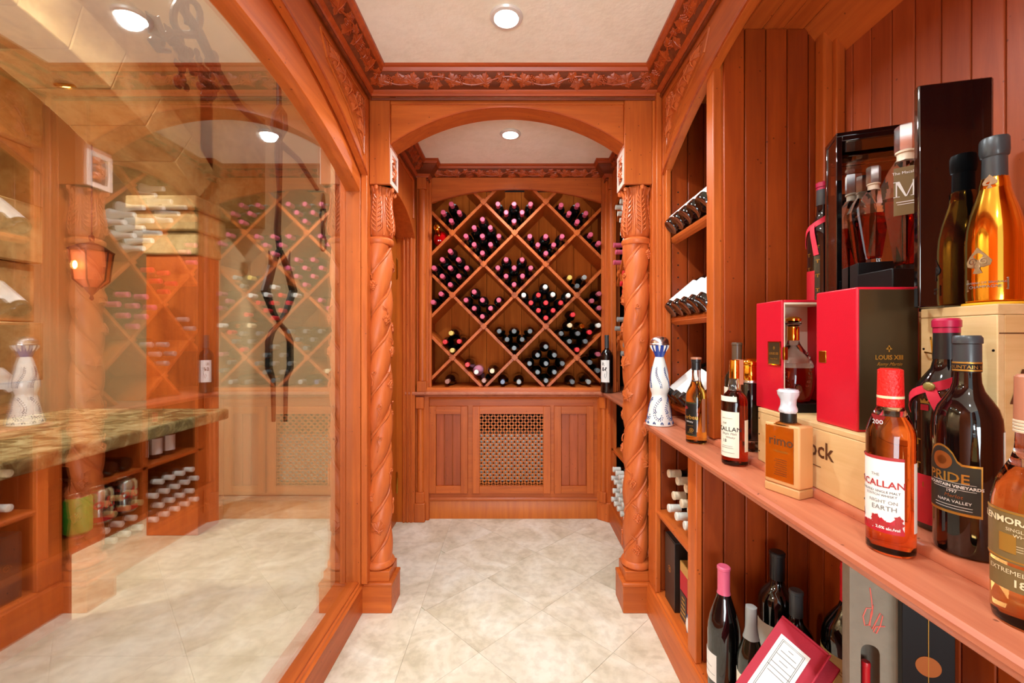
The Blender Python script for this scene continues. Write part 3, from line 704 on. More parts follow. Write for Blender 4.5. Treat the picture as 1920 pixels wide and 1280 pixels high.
MB().box(-.24, .20, 2.90, 3.03, .24, .56).build('cooling_coil', 'duct', bc)
MB().box(-.24, .24, 2.90, 3.03, .135, .155).build('coil_tray', 'duct', bc)

# ledge running over the back cabinet and round to the side rack
led = tag(MB().prism([(-.72, 2.835), (.565, 2.835), (.606, 2.794), (.606, 1.996), (.99, 1.996), (.99, 3.17), (-.72, 3.17)], 'z', .822, ZL-.001).build('counter_ledge', 'counter'), 'wooden ledge under the diamond rack, turning along the side rack', 'shelf')
sweep([(-.72, 2.835), (.565, 2.835), (.606, 2.794), (.606, 1.996)], [(0, .824), (.010, .826), (.022, .836), (.030, .838), (.034, .844), (.034, .850), (.030, ZL), (0, ZL)]).build('edge_moulding', 'counter', led)

# ------------------------------------------------------------------ diamond rack
dr = tag(empty('diamond_rack'), 'large wooden diamond lattice wine rack with arched header', 'wine rack')
OX0, OX1, OZ0 = -.558, .583, .884
XM = (OX0+OX1)/2; HWD = (OX1-OX0)/2
lo = arc(XM, HWD, 2.118, .092, 30); up = [(p[0], 2.30) for p in lo]
MB().strip(lo, up, 'y', 2.868, 2.884).build('header', 'wood_x', dr, bevel=.002)
MB().strip(lo, [(p[0], p[1]+.006) for p in lo], 'y', 2.865, 2.869).build('header_bead', 'crown_rail', dr)
MB().box(-.654, OX0, 2.862, 2.884, ZL, 2.30).build('stile', 'wood_z', dr, bevel=.003)
MB().box(OX1, .70, 2.862, 2.884, ZL, 2.30).build('stile', 'wood_z', dr, bevel=.003)
MB().box(-.654, -.572, 2.835, 2.866, ZL, 2.27).build('stile_step', 'wood_z', dr, bevel=.003)
MB().box(.603, .70, 2.835, 2.866, ZL, 2.27).build('stile_step', 'wood_z', dr, bevel=.003)
pilaster(dr, -.612, 2.832, ZL, 2.268, .026); pilaster(dr, .648, 2.832, ZL, 2.268, .026)
MB().prism([(2.815, ZL), (2.815, ZL+.012), (2.83, ZL+.026), (3.18, ZL+.026), (3.18, ZL)], 'x', OX0-.04, OX1+.04).build('sill', 'wood_x', dr)
MB().box(OX0-.045, OX0-.035, 2.885, 3.18, ZL, 2.28).build('side_board', 'wood_z', dr)
MB().box(OX1+.035, OX1+.045, 2.885, 3.18, ZL, 2.28).build('side_board', 'wood_z', dr)
x = OX0-.04
while x < OX1+.03:
    MB().box(x, x+.128, 3.18, 3.192, ZL, 2.30).build('back_plank', 'rackback', dr, bevel=.002); x += .130
NP = .2103
def lattice(parent, o, axis, rect, d0, d1, face, m='wood_y', capd=-1):
    """diamond boards: o = a node (u, z); rect (u0, u1, z0, z1); boards run from depth d0 to d1"""
    u0, u1, z0, z1 = rect; hw = .0095*1.414
    for s in (1, -1):
        for k in range(-9, 10):
            c = s*o[0]+o[1]+2*NP*k
            q = [(u0, z0), (u1, z0), (u1, z1), (u0, z1)]
            q = clip(q, s, 1, c+hw); q = clip(q, -s, -1, -c+hw) if len(q) > 2 else q
            if len(q) > 2 and area_of(q) > .0006: MB().prism(q, axis, d0+(.0005 if s > 0 else 0), d1).build('slat', m, parent, bevel=.001)
    for i in range(-8, 9):
        for j in range(-8, 9):
            if (i+j) % 2: continue
            u, z = o[0]+i*NP, o[1]+j*NP
            if u0 < u < u1 and z0 < z < z1:
                h = .0235; q = [(u-h, z), (u, z-h), (u+h, z), (u, z+h)]
                MB().prism(q, axis, d0+capd*.011, d0).build('cap_block', 'wood_z', parent, bevel=.001)
lattice(dr, (0, 1.922), 'y', (OX0-.035, OX1+.035, OZ0, 2.26), 2.886, 3.17, 'y')

# ------------------------------------------------------------------ bottle kinds
def pr_bord(R, Hh, n=.38):
    return [(.80*R, 0), (.97*R, .003), (R, .012), (R, .62*Hh), (.97*R, .655*Hh), (.86*R, .69*Hh), (.66*R, .722*Hh), (n*R*1.15, .755*Hh), (n*R, .79*Hh), (n*R, .97*Hh), (n*R*1.08, .972*Hh), (n*R*1.08, .992*Hh), (n*R*.9, Hh)]
def pr_burg(R, Hh, n=.36):
    return [(.80*R, 0), (.97*R, .003), (R, .012), (R, .47*Hh), (.96*R, .53*Hh), (.84*R, .60*Hh), (.66*R, .67*Hh), (.48*R, .74*Hh), (n*R, .80*Hh), (n*R, .97*Hh), (n*R*1.1, .975*Hh), (n*R*1.1, .992*Hh), (n*R*.9, Hh)]
def pr_champ(R, Hh, n=.36):
    return [(.80*R, 0), (.97*R, .003), (R, .012), (R, .46*Hh), (.97*R, .52*Hh), (.86*R, .59*Hh), (.68*R, .66*Hh), (.50*R, .73*Hh), (.40*R, .79*Hh), (n*R, .86*Hh), (n*R, .97*Hh), (n*R, Hh)]
def pr_slice(pr, z0, grow=.0008):
    """the neck part of a profile above z0, a hair proud, for a capsule"""
    out = []
    for (r0, h0), (r1, h1) in zip(pr, pr[1:]):
        if h1 <= z0: continue
        if not out: t = max(0, (z0-h0)/(h1-h0)) if h1 > h0 else 0; out.append((r0+(r1-r0)*t+grow, max(z0, h0)))
        out.append((r1+grow, h1+grow))
    return out
MESH = {}
def cached(key, fn):
    if key not in MESH: MESH[key] = fn()
    return MESH[key]
def simple_bottle(loc, rot, capcol, kind='bord', R=.037, Hh=.30, body='bottle_dark', n=16, name='wine_bottle', cap0=.80, label_m=None):
    fn = {'bord': pr_bord, 'burg': pr_burg, 'champ': pr_champ}[kind]
    e = empty(name, loc, rot)
    put(cached(('b', kind, R, Hh, body, n), lambda: MB().lathe(fn(R, Hh), n).mesh('glass_body', body)), 'glass_body', e)
    put(cached(('c', kind, R, Hh, capcol, n, cap0), lambda: MB().lathe(pr_slice(fn(R, Hh), cap0*Hh), n).mesh('capsule', 'cap_'+capcol)), 'capsule', e)
    if label_m:
        put(cached(('l', R, Hh, label_m), lambda: patch(R, .10*Hh, .44*Hh, 0, 2.6).mesh('paper_label', label_m)), 'paper_label', e)
    return e
CN = {'pink': 'pink', 'yellow': 'yellow', 'white': 'white', 'red': 'red', 'grey': 'dark grey', 'silver': 'silver', 'mauve': 'mauve', 'copper': 'copper', 'cream': 'cream', 'blue': 'blue-grey'}
CELLS = [
 ('upper cell, first column', 'pink', 'bord', [(462, 173), (419, 216), (503, 216), (461, 260)]),
 ('upper cell, third column', 'pink', 'bord', [(705, 173), (790, 173), (876, 173), (748, 217), (832, 217), (790, 262)]),
 ('upper cell, fifth column', 'pink', 'bord', [(1036, 178), (1121, 178), (1078, 221), (1165, 221), (1121, 265)]),
 ('upper cell, second column', 'pink', 'bord', [(624, 253), (581, 296), (666, 296), (538, 340), (624, 340), (710, 340), (581, 384), (667, 384), (624, 428)]),
 ('upper cell, fourth column', 'pink', 'bord', [(872, 342), (956, 342), (1041, 342), (914, 386), (997, 386), (956, 430)]),
 ('upper half cell, far edge', 'pink', 'bord', [(1190, 332), (1232, 377)]),
 ('middle cell, first column', 'pink', 'bord', [(456, 419), (414, 463), (499, 463), (371, 506), (456, 506), (542, 506), (414, 549), (500, 549), (456, 593)]),
 ('centre cell, third column', 'pink', 'bord', [(748, 463), (832, 463), (705, 506), (790, 506), (877, 506), (748, 549), (834, 549), (790, 593)]),
 ('middle cell, fifth column', 'yellow silver grey', 'burg', [(1081, 556), (1158, 555), (1120, 600)]),
 ('lower half cell, door edge', 'pink', 'bord', [(408, 642), (366, 685)]),
 ('middle cell, second column', 'pink', 'bord', [(581, 631), (538, 674), (624, 674), (710, 674), (581, 717), (667, 717), (624, 760)]),
 ('middle cell, fourth column', 'white white red white white red red red red red red', 'bord', [(953, 605), (840, 648), (917, 648), (993, 645), (1073, 650), (878, 688), (956, 688), (1034, 688), (917, 728), (994, 728), (956, 767)]),
 ('middle half cell, far edge', 'mauve', 'burg', [(1235, 640), (1197, 678), (1235, 715)]),
 ('lower cell, first column', 'yellow red red yellow', 'burg', [(460, 847), (428, 893), (502, 890), (466, 937)]),
 ('lower cell, third column', 'grey', 'burg', [(712, 837), (790, 837), (873, 837), (753, 880), (832, 880), (790, 925)]),
 ('lower cell, fifth column', 'red cream red white grey grey grey grey red', 'burg', [(1098, 750), (1082, 806), (1185, 842), (1232, 806), (1037, 849), (1124, 849), (1080, 890), (1163, 890), (1120, 933)]),
 ('lower cell, fourth column', 'grey', 'burg', [(956, 918), (913, 962), (1001, 962), (871, 1006), (957, 1006), (1043, 1006), (913, 1051), (1001, 1051), (957, 1095)]),
 ('lower half cell, far edge', 'mauve grey grey', 'burg', [(1230, 957), (1187, 1000), (1228, 1043)]),
 ('lower cell, second column', 'red white copper cream', 'burg', [(545, 1012), (592, 1050), (632, 1095), (675, 1045)]),
 ('bottom gap, first column', 'copper', 'burg', [(440, 1100)]),
 ('bottom gap, third column', 'blue silver', 'burg', [(730, 1102), (815, 1102)]),
 ('bottom gap, fifth column', 'grey silver', 'burg', [(1095, 1102), (1180, 1102)]),
]
ORD = ['top', 'second', 'third', 'fourth', 'fifth']
def word_rows(pts, cols):
    ys = sorted({round(y/20) for _, y in pts}); rows = []
    for p in sorted(pts, key=lambda q: q[1]):
        if rows and abs(rows[-1][0][1]-p[1]) < 16: rows[-1].append(p)
        else: rows.append([p])
    out = {}
    for ri, r in enumerate(rows):
        r.sort(); n = len(r)
        rn = 'only' if len(rows) == 1 else ('bottom' if ri == len(rows)-1 else ORD[ri])
        for i, p in enumerate(r):
            pos = '' if n == 1 else ('door side' if i == 0 else ('far side' if i == n-1 else ['', 'centre', 'centre'][min(i, 2)] if n < 4 else ['', 'inner door side', 'inner far side'][i]))
            out[p] = (rn+' row '+pos).strip()
    return out
SB = 281.7
for cell, cols, kind, pts in CELLS:
    cl = cols.split(); wr_ = word_rows(pts, cl)
    for i, p in enumerate(pts):
        c = cl[i] if len(cl) > 1 else cl[0]
        X = (p[0]/2.782+680-CX)/SB; Z = H+(CY-(p[1]/2.782+320))/SB
        R = .037 if kind == 'bord' else .0385
        pinkb = cell == 'lower cell, second column' and c == 'white'
        b = simple_bottle((X, 3.14, Z), (PI/2, 0, random.uniform(0, 6)), c, kind, R, .30 if kind == 'bord' else .295,
                          'rose_glass' if pinkb else 'bottle_dark', cap0=.80 if not pinkb else .93)
        b.rotation_euler = (PI/2, 0, 0)
        nm = 'pink bottle' if pinkb else CN[c]+' capped bottle'
        tag(b, '%s, %s, %s of diamond rack' % (nm, wr_[p], cell), 'bottle', 'wine bottles in the diamond rack')
# odd ones of the rack
e = tag(empty('wine_bottle', ((1145/2.782+680-CX)/SB, 3.12, H+(CY-(800/2.782+320))/SB-.012), (PI/2, 0, 0)), 'clear amber bottle with gold cork in the lower fifth cell of the diamond rack', 'bottle', 'wine bottles in the diamond rack')
MB().lathe(pr_burg(.036, .27), 18).build('glass_body', 'whisky_orange', e); MB().lathe(pr_slice(pr_burg(.036, .27), .25), 16).build('cork', 'gold', e)
e = tag(empty('round_bottle', ((391/2.782+680-CX)/SB, 3.02, H+(CY-(342/2.782+320))/SB), (PI/2-.22, 0, 0)), 'round red bottle with gold stopper, upper half cell at door edge of diamond rack', 'bottle')
MB().lathe([(.015, -.005), (.035, .004), (.042, .03), (.040, .055), (.028, .08), (.014, .095), (.012, .105)], 28).build('glass_body', 'red_glaze', e)
MB().lathe([(.013, .100), (.013, .165), (.015, .167), (.015, .178), (.012, .180)], 18).build('stopper', 'gold', e)
t = text_mb('R', .03, bold=.001); t.mapped(lambda x, y, q: (x, y-.022, .0835+abs(y)*.0)); t.build('letter', 'ink_white', e); e.scale = (1.28, 1.28, 1.28)
# standing bottle on the ledge
def text_on(parent, s, size, R, z, ang, m, name='lettering', bold=0, shear=0, off=.0011, spacing=1.0):
    return wrap(text_mb(s, size, bold=bold, shear=shear, spacing=spacing), R, z, ang, off).build(name, m, parent, smooth=False)
e = tag(empty('wine_bottle', (.597, 2.765, ZL+.0005)), 'tall dark wine bottle with white label standing on the ledge at the rack corner', 'bottle')
MB().lathe(pr_bord(.040, .372, .34), 28).build('glass_body', 'bottle_black', e); MB().lathe(pr_slice(pr_bord(.040, .372, .34), .29), 24).build('capsule', 'cap_charcoal', e)
A0 = -PI/2-.55
patch(.040, .070, .212, A0, 1.5).build('paper_label', 'label_white', e)
text_on(e, 'R', .030, .040, .185, A0-.25, 'ink')
d = MB().tube([(.004, .02, 0), (.014, .005, 0), (.010, -.02, 0), (.004, -.035, 0), (-.002, -.02, 0), (.002, -.004, 0)], .0012, 5)
for i in range(7): d.ball((random.uniform(-.012, .014), random.uniform(.012, .032), 0), .005, 6, 4, (1, 1.2, .15))
wrap(d, .040, .13, A0, .0012).build('flower_print', 'ink', e)

# ------------------------------------------------------------------ side rack in the alcove
sr = tag(empty('side_wine_rack'), 'wooden side rack with diamond bins above and open bottle bays below', 'wine rack')
lattice(sr, (2.30, 1.62), 'x', (2.06, 2.78, ZL+.004, 2.14), .665, .94, 'x', capd=-1)
for y0, y1 in ((1.997, 2.06), (2.78, 2.80)): MB().box(.64, .662, y0, y1, ZL, 2.30).build('stile', 'wood_z', sr, bevel=.002)
lo = arc(2.42, .36, 2.05, .08, 20); MB().strip(lo, [(p[0], 2.30) for p in lo], 'x', .64, .662).build('header', 'wood_y', sr, bevel=.002)
for i in range(9): MB().box(.95, .965, 2.0+.09*i, 2.0+.09*i+.088, ZL, 2.30).build('back_plank', 'plank_dark', sr, bevel=.002)
sweep([(.64, 2.80), (.64, 1.998)], [(0, 0), (.018, 0), (.018, .110), (.014, .120), (.008, .126), (.006, .146), (0, .150)]).build('baseboard', 'wood_y', sr)
MB().box(.64, .97, 1.998, 2.86, .12, .150).build('bay_floor', 'wood_y', sr)
MB().box(.632, .97, 2.03, 2.78, .482, .502).build('shelf', 'wood_y', sr, bevel=.003)
for y0, y1 in ((1.998, 2.035), (2.33, 2.365), (2.74, 2.81)): MB().box(.632, .655, y0, y1, .15, .822).build('stile', 'wood_z', sr, bevel=.002); 
MB().box(.655, .95, 2.34, 2.356, .15, .822).build('partition', 'wood_z', sr)
MB().box(.96, .972, 1.998, 2.86, .15, .822).build('back_panel', 'plank_dark', sr)
LIE = (0, -PI/2, 0)
def side_bottle(y, z, cap, lab, grp, kind='bord', tipx=.625, cap0=.84, name='wine_bottle'):
    b = simple_bottle((tipx+.30, y, z), LIE, cap, kind, .037, .30, cap0=cap0, name=name)
    tag(b, lab, 'bottle', grp); return b
STK = [(0, .073), (-.055, .128), (.055, .128), (0, .183), (-.11, .183), (.11, .183), (-.055, .238), (.055, .238), (0, .293)]
POSW = ['lowest', 'second row column side', 'second row corner side', 'third row middle', 'third row column side', 'third row corner side', 'fourth row column side', 'fourth row corner side', 'top']
BIN = [((2.51, 1.62+.2103-.4206*0), 'upper', 'white', 7, .62, .60), ((2.30, 1.62), 'tall', 'white', 9, .60, .58), ((2.30, 1.62-.4206), 'lower', 'pink', 8, .63, .8),
       ((2.51, 1.62-.2103), 'middle', 'red', 5, .635, .8), ((2.51, 1.62-.6309), 'bottom', 'silver', 5, .64, .8), ((2.7206, 1.62), 'corner', 'pink', 4, .63, .8), ((2.7206, 1.62-.4206), 'corner lower', 'silver', 3, .64, .8)]
for (nd, nm, cap, k, tip, c0) in BIN:
    for i in range(k):
        y, z = nd[0]+STK[i][0], nd[1]+STK[i][1]
        if not (2.05 < y < 2.76) or z > 2.1: continue
        side_bottle(y, z, cap, '%s capped bottle, %s, %s bin of the side rack' % (CN[cap], POSW[i], nm), 'bottles in the side rack bins', 'champ' if cap == 'white' else 'bord', tip, c0)
for bay, y0, n in (('near bay', 2.075, 4), ('far bay', 2.405, 5)):
    for r in range(4):
        for i in range(n-(r % 2)):
            cap = 'gold' if (bay == 'near bay' and r >= 2) else 'white'
            y = y0+.077*i+(.0385 if r % 2 else 0); z = .1505+.037+.067*r
            side_bottle(y, z, cap, '%s capped bottle, %s row, place %s from the column, %s under the side ledge' % ({'gold': 'gold', 'white': 'white'}[cap], ['lowest', 'second', 'third', 'highest'][r], ['first', 'second', 'third', 'fourth', 'fifth'][i], bay), 'capped bottles in the bays under the side ledge', tipx=.615)
for i in range(3):
    b = simple_bottle((.80, 2.10+.085*i, .540), (0, PI/2, 0), 'black', 'bord', .037, .29, label_m='label_cream', name='wine_bottle'); b.location.x = .66
    tag(b, 'dark bottle with cream label lying on the near bay shelf, %s from the column' % ['first', 'second', 'third'][i], 'bottle', 'dark bottles on the bay shelf')
for i in range(3):
    b = simple_bottle((.72, 2.42+.095*i, .5025), (0, 0, 0), ['red', 'red', 'black'][i], 'bord', .034, .27, label_m='label_white'); b.rotation_euler = (0, 0, PI)
    tag(b, 'upright dark bottle with %s cap, %s from the column on the far bay shelf' % (['red', 'red', 'black'][i], ['first', 'second', 'third'][i]), 'bottle', 'upright bottles on the bay shelf')

# ------------------------------------------------------------------ bottles lying butt-out on the display shelves
def display_bottles(zf, n, y0, dy, word):
    a = TILT; c_, s_ = math.cos(a), math.sin(a)
    for i in range(n):
        y = y0-dy*i; R = .036; h = R+.0005
        x = XU+.010+.012*c_-h*s_; z = zf+.012*s_+h*c_
        b = simple_bottle((x, y, z), (0, PI/2-a, 0), 'black', 'burg', R, .29, body='bottle_green' if i == n-1 and word == 'upper' else 'bottle_dark', n=24)
        put(cached(('pn', R), lambda: MB().lathe([(R*.45, -.0005), (R*.80, -.004), (R*.88, -.0045), (R*.985, .002), (R*.99, .006)], 24).mesh('punt_ring', 'bottle_black')), 'punt_ring', b)
        put(cached(('dl', R), lambda: patch(R, .022, .150, PI, 3.0, off=.0012, n=16).mesh('paper_label', 'label_white')), 'paper_label', b)
        tag(b, 'dark bottle with white label, %s from the column on the %s display shelf' % (['first', 'second', 'third', 'fourth', 'fifth'][i], word), 'bottle', 'bottles tilted butt-out on the display shelves')
display_bottles(1.632, 5, 1.772, .0745, 'upper')
display_bottles(1.288, 5, 1.772, .0745, 'middle')
display_bottles(.925, 3, 1.772, .0745, 'lowest')

# ------------------------------------------------------------------ far compartment of the lower cabinet
k = 0
for z, ys, cap, w_ in ((.530, (1.70, 1.62, 1.54, 1.48), 'white', 'lowest'), (.598, (1.65, 1.57, 1.50), 'tan', 'middle'), (.668, (1.70, 1.61, 1.53), 'tan', 'top')):
    for i, y in enumerate(ys):
        side_bottle(y, z, cap, '%s capsule bottle, %s from the column, %s row on the cabinet shelf' % (cap, ['first', 'second', 'third', 'fourth'][i], w_), 'bottles lying on the cabinet shelf', tipx=.612)
def carton(name, m, x0, x1, y0, y1, z0, z1, label, cat='box', parts=()):
    e = tag(empty(name, ((x0+x1)/2, (y0+y1)/2, z0)), label, cat)
    hx, hy = (x1-x0)/2, (y1-y0)/2
    MB().box(-hx, hx, -hy, hy, 0, z1-z0).build('box_body', m, e, bevel=.0015)
    return e
e = carton('gift_box', 'dark_card', .615, .72, 1.640, 1.745, .1505, .415, 'dark brown gift box with faint gold emblem in the cabinet under the tequila bottle')
MB().box(-.051, .051, -.051, .051, .262, .268).build('lid', 'slate_card', e)
MB().tube([(-.0532, x-.0, z) for x, z in [(y_, z_) for y_, z_, _ in scroll(0, .14, .016, 1.4, 0)]], .0012, 5).build('emblem', 'copper_disc', e)
e = carton('gift_box', 'gold_card', .62, .70, 1.520, 1.600, .1505, .375, 'gold bottle carton with an open side in the cabinet beside the dark box')
MB().box(-.0405, -.0395, -.030, .038, .015, .190).build('window_panel', 'label_red', e)
MB().box(-.0425, -.0405, -.025, .033, .02, .12).build('printed_label', 'dark_card', e)
for i in range(5): MB().box(-.0435, -.0425, -.018+.002*i, .026-.003*i, .035+.016*i, .041+.016*i).build('print_line', 'ink_gold', e)
e = tag(empty('ceramic_ball_flask', (.645, 1.478, .1505)), 'round white ceramic flask with blue writing on the cabinet floor beside the gold carton', 'flask')
MB().lathe([(.018, 0), (.022, .004), (.038, .018), (.048, .04), (.050, .058), (.046, .078), (.034, .096), (.018, .107), (.010, .112), (.009, .125), (.012, .127), (.012, .132)], 32).build('flask_body', 'ceramic_white', e)
d = MB()
for i in range(9): a = random.uniform(2.4, 4.4); z = random.uniform(.03, .085); d.tube([(.0505*math.cos(a+t*.06)*math.sin(math.acos((z-.056)/.052)), .0505*math.sin(a+t*.06)*math.sin(math.acos((z-.056)/.052)), z+.006*math.sin(t*2)) for t in range(5)], .0009, 5)
d.build('blue_script', 'ink_blue', e)
# ------------------------------------------------------------------ things on the counter shelf
ZS, ZT = .855, .875
FACE = -PI/2   # local front of every bottle
def face(deg): return math.radians(deg)
def liquid_bottle(name, label, loc, R, Hh, prof, fill, liq, cat='bottle', n=40):
    """solid coloured glass up to the fill line, clear glass above"""
    e = tag(empty(name, loc), label, cat)
    lo_ = []; hi = []
    for (r0, h0), (r1, h1) in zip(prof, prof[1:]):
        if h1 <= fill: lo_.append((r0, h0))
        elif h0 <= fill < h1:
            t = (fill-h0)/(h1-h0); r = r0+(r1-r0)*t; lo_ += [(r0, h0), (r, fill)]; hi += [(r, fill+.0004), (r1, h1)]
        else: hi.append((r1, h1))
    MB().lathe(lo_, n).build('whisky_body', liq, e); MB().lathe(hi, n).build('glass_neck', 'glass_clear', e)
    return e
def lines(parent, R, ang, zs, wd, m, th=.0012):
    for z, wdd in zs: patch(R, z-th/2, z+th/2, ang, wdd/R if wdd else wd, off=.0012, th=.0003, n=8).build('print_line', m, parent)

# 1 blue and white ceramic tequila decanter
K = .358/.382
e = tag(empty('ceramic_decanter', (.590, 1.738, ZS)), 'tall white ceramic decanter with blue leaf scrolls and a silver dome stopper', 'decanter')
MB().lathe([(r*K*.97, z*K) for r, z in ((.054, 0), (.0585, .003), (.057, .012), (.050, .05), (.042, .09), (.036, .118), (.0335, .128), (.0345, .136), (.039, .148), (.0425, .165), (.042, .185), (.037, .22), (.030, .255), (.022, .285), (.018, .296))], 48).build('ceramic_body', 'ceramic_white', e)
MB().lathe([(r*K, z*K) for r, z in ((.018, .294), (.021, .302), (.027, .318), (.033, .332), (.036, .342), (.034, .346))], 40).build('neck_collar', 'cobalt', e)
d = MB()
for i in range(10):
    a = 2*PI*i/10; q = [(.0285, .319), (.0350, .336), (.0372, .345)]
    d.tube([(q[0][0]*K*math.cos(a), q[0][0]*K*math.sin(a), q[0][1]*K), (q[1][0]*K*math.cos(a), q[1][0]*K*math.sin(a), q[1][1]*K), (q[2][0]*K*math.cos(a), q[2][0]*K*math.sin(a), q[2][1]*K)], [.001, .0045, .0048], 7)
d.build('petal', 'ceramic_white', e)
MB().lathe([(r*K, z*K) for r, z in ((.034, .345), (.0405, .346), (.0410, .350), (.0385, .353), (.0385, .360), (.035, .370), (.026, .379), (.012, .384), (.001, .385))], 40).build('dome_stopper', 'steel', e)
BP = [(.0585, .003), (.057, .012), (.050, .05), (.042, .09), (.036, .118), (.0335, .128), (.0345, .136), (.039, .148), (.0425, .165), (.042, .185), (.037, .22), (.030, .255), (.022, .285), (.018, .30)]
def br(z):
    for (r0, h0), (r1, h1) in zip(BP, BP[1:]):
        if h0 <= z <= h1: return (r0+(r1-r0)*(z-h0)/(h1-h0))*.97
    return .018
d = MB()
def leafdash(u, z, tilt, s=.0042):
    r = br(z)*K+.0003; a = -PI/2-.45+u/.045
    for q in range(1): d.ball((r*math.cos(a), r*math.sin(a), z*K), s*.62, 6, 4, (.8, .8, 1.0))
def scroll_leaves(fn, n, sp):
    for i in range(n):
        t = i/(n-1); u, z = fn(t); u2, z2 = fn(min(1, t+.01)); dx, dz = u2-u, z2-z; L = math.hypot(dx, dz) or 1; nx_, nz_ = -dz/L, dx/L
        for s in (-1, 1): leafdash(u+s*nx_*sp, z+s*nz_*sp, 0)
for off in (-2.2, -1.1, 0, 1.1, 2.2):
    o_ = off*.045
    scroll_leaves(lambda t: (o_+.016*math.cos(PI*.1+t*PI*1.25), .088+.028*math.cos(t*PI*1.0)-.0), 11, .0035)
    scroll_leaves(lambda t: (o_-.014*math.cos(t*PI*1.1), .055-.026*math.sin(t*PI*.9)+.0), 9, .0035)
    scroll_leaves(lambda t: (o_+.013*math.cos(t*PI*1.2), .165+.085*t), 14, .003)
for i in range(11):
    a = 2*PI*i/11; r = .0565*K
    for j in (-1, 0, 1): d.ball((r*math.cos(a+j*.07), r*math.sin(a+j*.07), .012+(.004 if j == 0 else 0)), .003, 6, 4, (.7, .7, 1.5))
d.build('blue_leaf_scrolls', 'ink_blue', e)

# 2 amber whisky with black and yellow label
R = .033
e = liquid_bottle('whisky_bottle', 'amber whisky bottle with a black and yellow label and a black cap', (.612, 1.438, ZS), R, .284,
    [(.028, 0), (R, .004), (R, .155), (.031, .168), (.025, .182), (.0185, .196), (.0150, .208), (.0135, .222), (.0135, .252), (.012, .254)], .205, 'whisky_amber')
MB().lathe([(.0148, .244), (.0150, .246), (.0150, .270), (.0165, .272), (.0165, .283), (.015, .285)], 28).build('cap', 'cap_black', e)
MB().lathe([(.0168, .280), (.0168, .286), (.010, .287)], 28).build('cap_top', 'cap_clay', e)
a = face(-168)
patch(R, .026, .138, a, 2.0).build('paper_label', 'label_green', e)
patch(R, .031, .133, a, 1.84, off=.0010).build('label_panel', 'label_black', e)
text_on(e, 'derbeu', .019, R, .088, a+.30, 'ink_gold', bold=.0004, off=.0016); text_on(e, 'Whisky', .008, R, .073, a+.3, 'ink_white', off=.0016)
d = MB().tube([(.003*math.cos(t*.7), .003*math.sin(t*.7), 0) for t in range(10)], .001, 5); d.ball((-.012, .0, 0), .004, 8, 4, (1, 1.4, .1)).ball((-.005, .0, 0), .004, 8, 4, (1, 1.4, .1))
wrap(d, R, .118, a, .0014).build('crest', 'ink_red', e)
wrap(MB().tube([(.006*math.cos(t*.35), .006*math.sin(t*.35), 0) for t in range(19)], .001, 5).ball((0, 0, 0), .003, 8, 4, (1, 1, .2)), R, .046, a+.5, .0014).build('seal_print', 'ink_gold', e)
lines(e, R, a+.35, [(.060, .022), (.040, .016), (.036, .020)], 0, 'ink_gold', .0008)
patch(R, .040, .150, a+1.72, .42).build('side_strip', 'cap_clay', e)

# 3 single malt with cream label and pink neck strip
def malt_profile(R, Hh):
    return [(R*.86, 0), (R, .004), (R, .60*Hh), (.96*R, .635*Hh), (.82*R, .668*Hh), (.62*R, .695*Hh), (.52*R, .71*Hh), (.48*R, .73*Hh), (.50*R, .75*Hh), (.44*R, .80*Hh), (.37*R, .84*Hh), (.36*R, .985*Hh), (.30*R, .987*Hh)]
R, Hh = .0335, .288
e = liquid_bottle('whisky_bottle', 'red-brown whisky bottle with a tall cream label and a pink strip over its gold cap', (.6135, 1.190, ZS), R, Hh, malt_profile(R, Hh), .205, 'whisky_dark')
MB().lathe([(.0135, .238), (.0138, .240), (.0132, .288), (.011, .2895)], 28).build('gold_cap', 'gold', e)
MB().box(.0055, .0160, -.0158, -.0142, .222, .290).box(.0055, .0160, -.0155, .012, .2895, .2905).build('tax_strip', 'cap_clay', e)
a = face(-163)
patch(R, .024, .148, a, 2.25).build('paper_label', 'label_cream', e)
patch(R, .176, .190, a, 1.9).build('neck_label', 'label_cream', e)
text_on(e, 'MACALLAN', .0165, R, .100, a-.02, 'ink', bold=.0002, off=.0012, spacing=1.05); text_on(e, 'THE', .007, R, .116, a, 'ink'); text_on(e, 'Single Malt', .009, R, .088, a+.35, 'ink_grey', shear=.3)
text_on(e, 'Whisky', .008, R, .078, a+.45, 'ink_grey', shear=.3); text_on(e, '18', .013, R, .068, a, 'ink'); lines(e, R, a+.2, [(.130, .03), (.054, .03), (.049, .034), (.036, .04)], 0, 'ink_grey', .0008)
patch(R, .040, .126, a+1.85, .5).build('back_label', 'label_cream', e)

# 4 gold-domed decanter and 5 tall bottle behind
e = tag(empty('whisky_decanter', (.700, 1.262, ZT)), 'dark decanter with an engraved gold dome cap and faceted crystal foot', 'decanter')
R = .030
MB().lathe([(.026, .030), (R, .036), (R, .19), (.028, .197), (.018, .20)], 32).build('glass_body', 'bottle_black', e)
MB().lathe([(.027, 0), (.030, .004), (.030, .030), (.026, .034)], 12, fn=lambda r, z, t: r*(1+.05*math.cos(6*t+z*200))).build('crystal_foot', 'glass_clear', e)
MB().lathe([(.026, .198), (.0275, .200), (.0275, .206), (.024, .208)], 30).build('steel_ring', 'steel', e)
MB().lathe([(.024, .206), (.026, .21), (.0262, .235), (.024, .248), (.0265, .252), (.0265, .258), (.021, .266), (.010, .271), (.001, .272)], 40, fn=lambda r, z, t: r*(1+.012*math.sin(9*t)*math.sin(z*500))).build('gold_dome_cap', 'gold', e)
e = simple_bottle((.698, 1.340, ZT), (0, 0, 0), 'brown', 'bord', .036, .316, body='bottle_green', n=28, cap0=.79)
tag(e, 'dark bottle with brown capsule standing behind the gold-domed decanter', 'bottle')
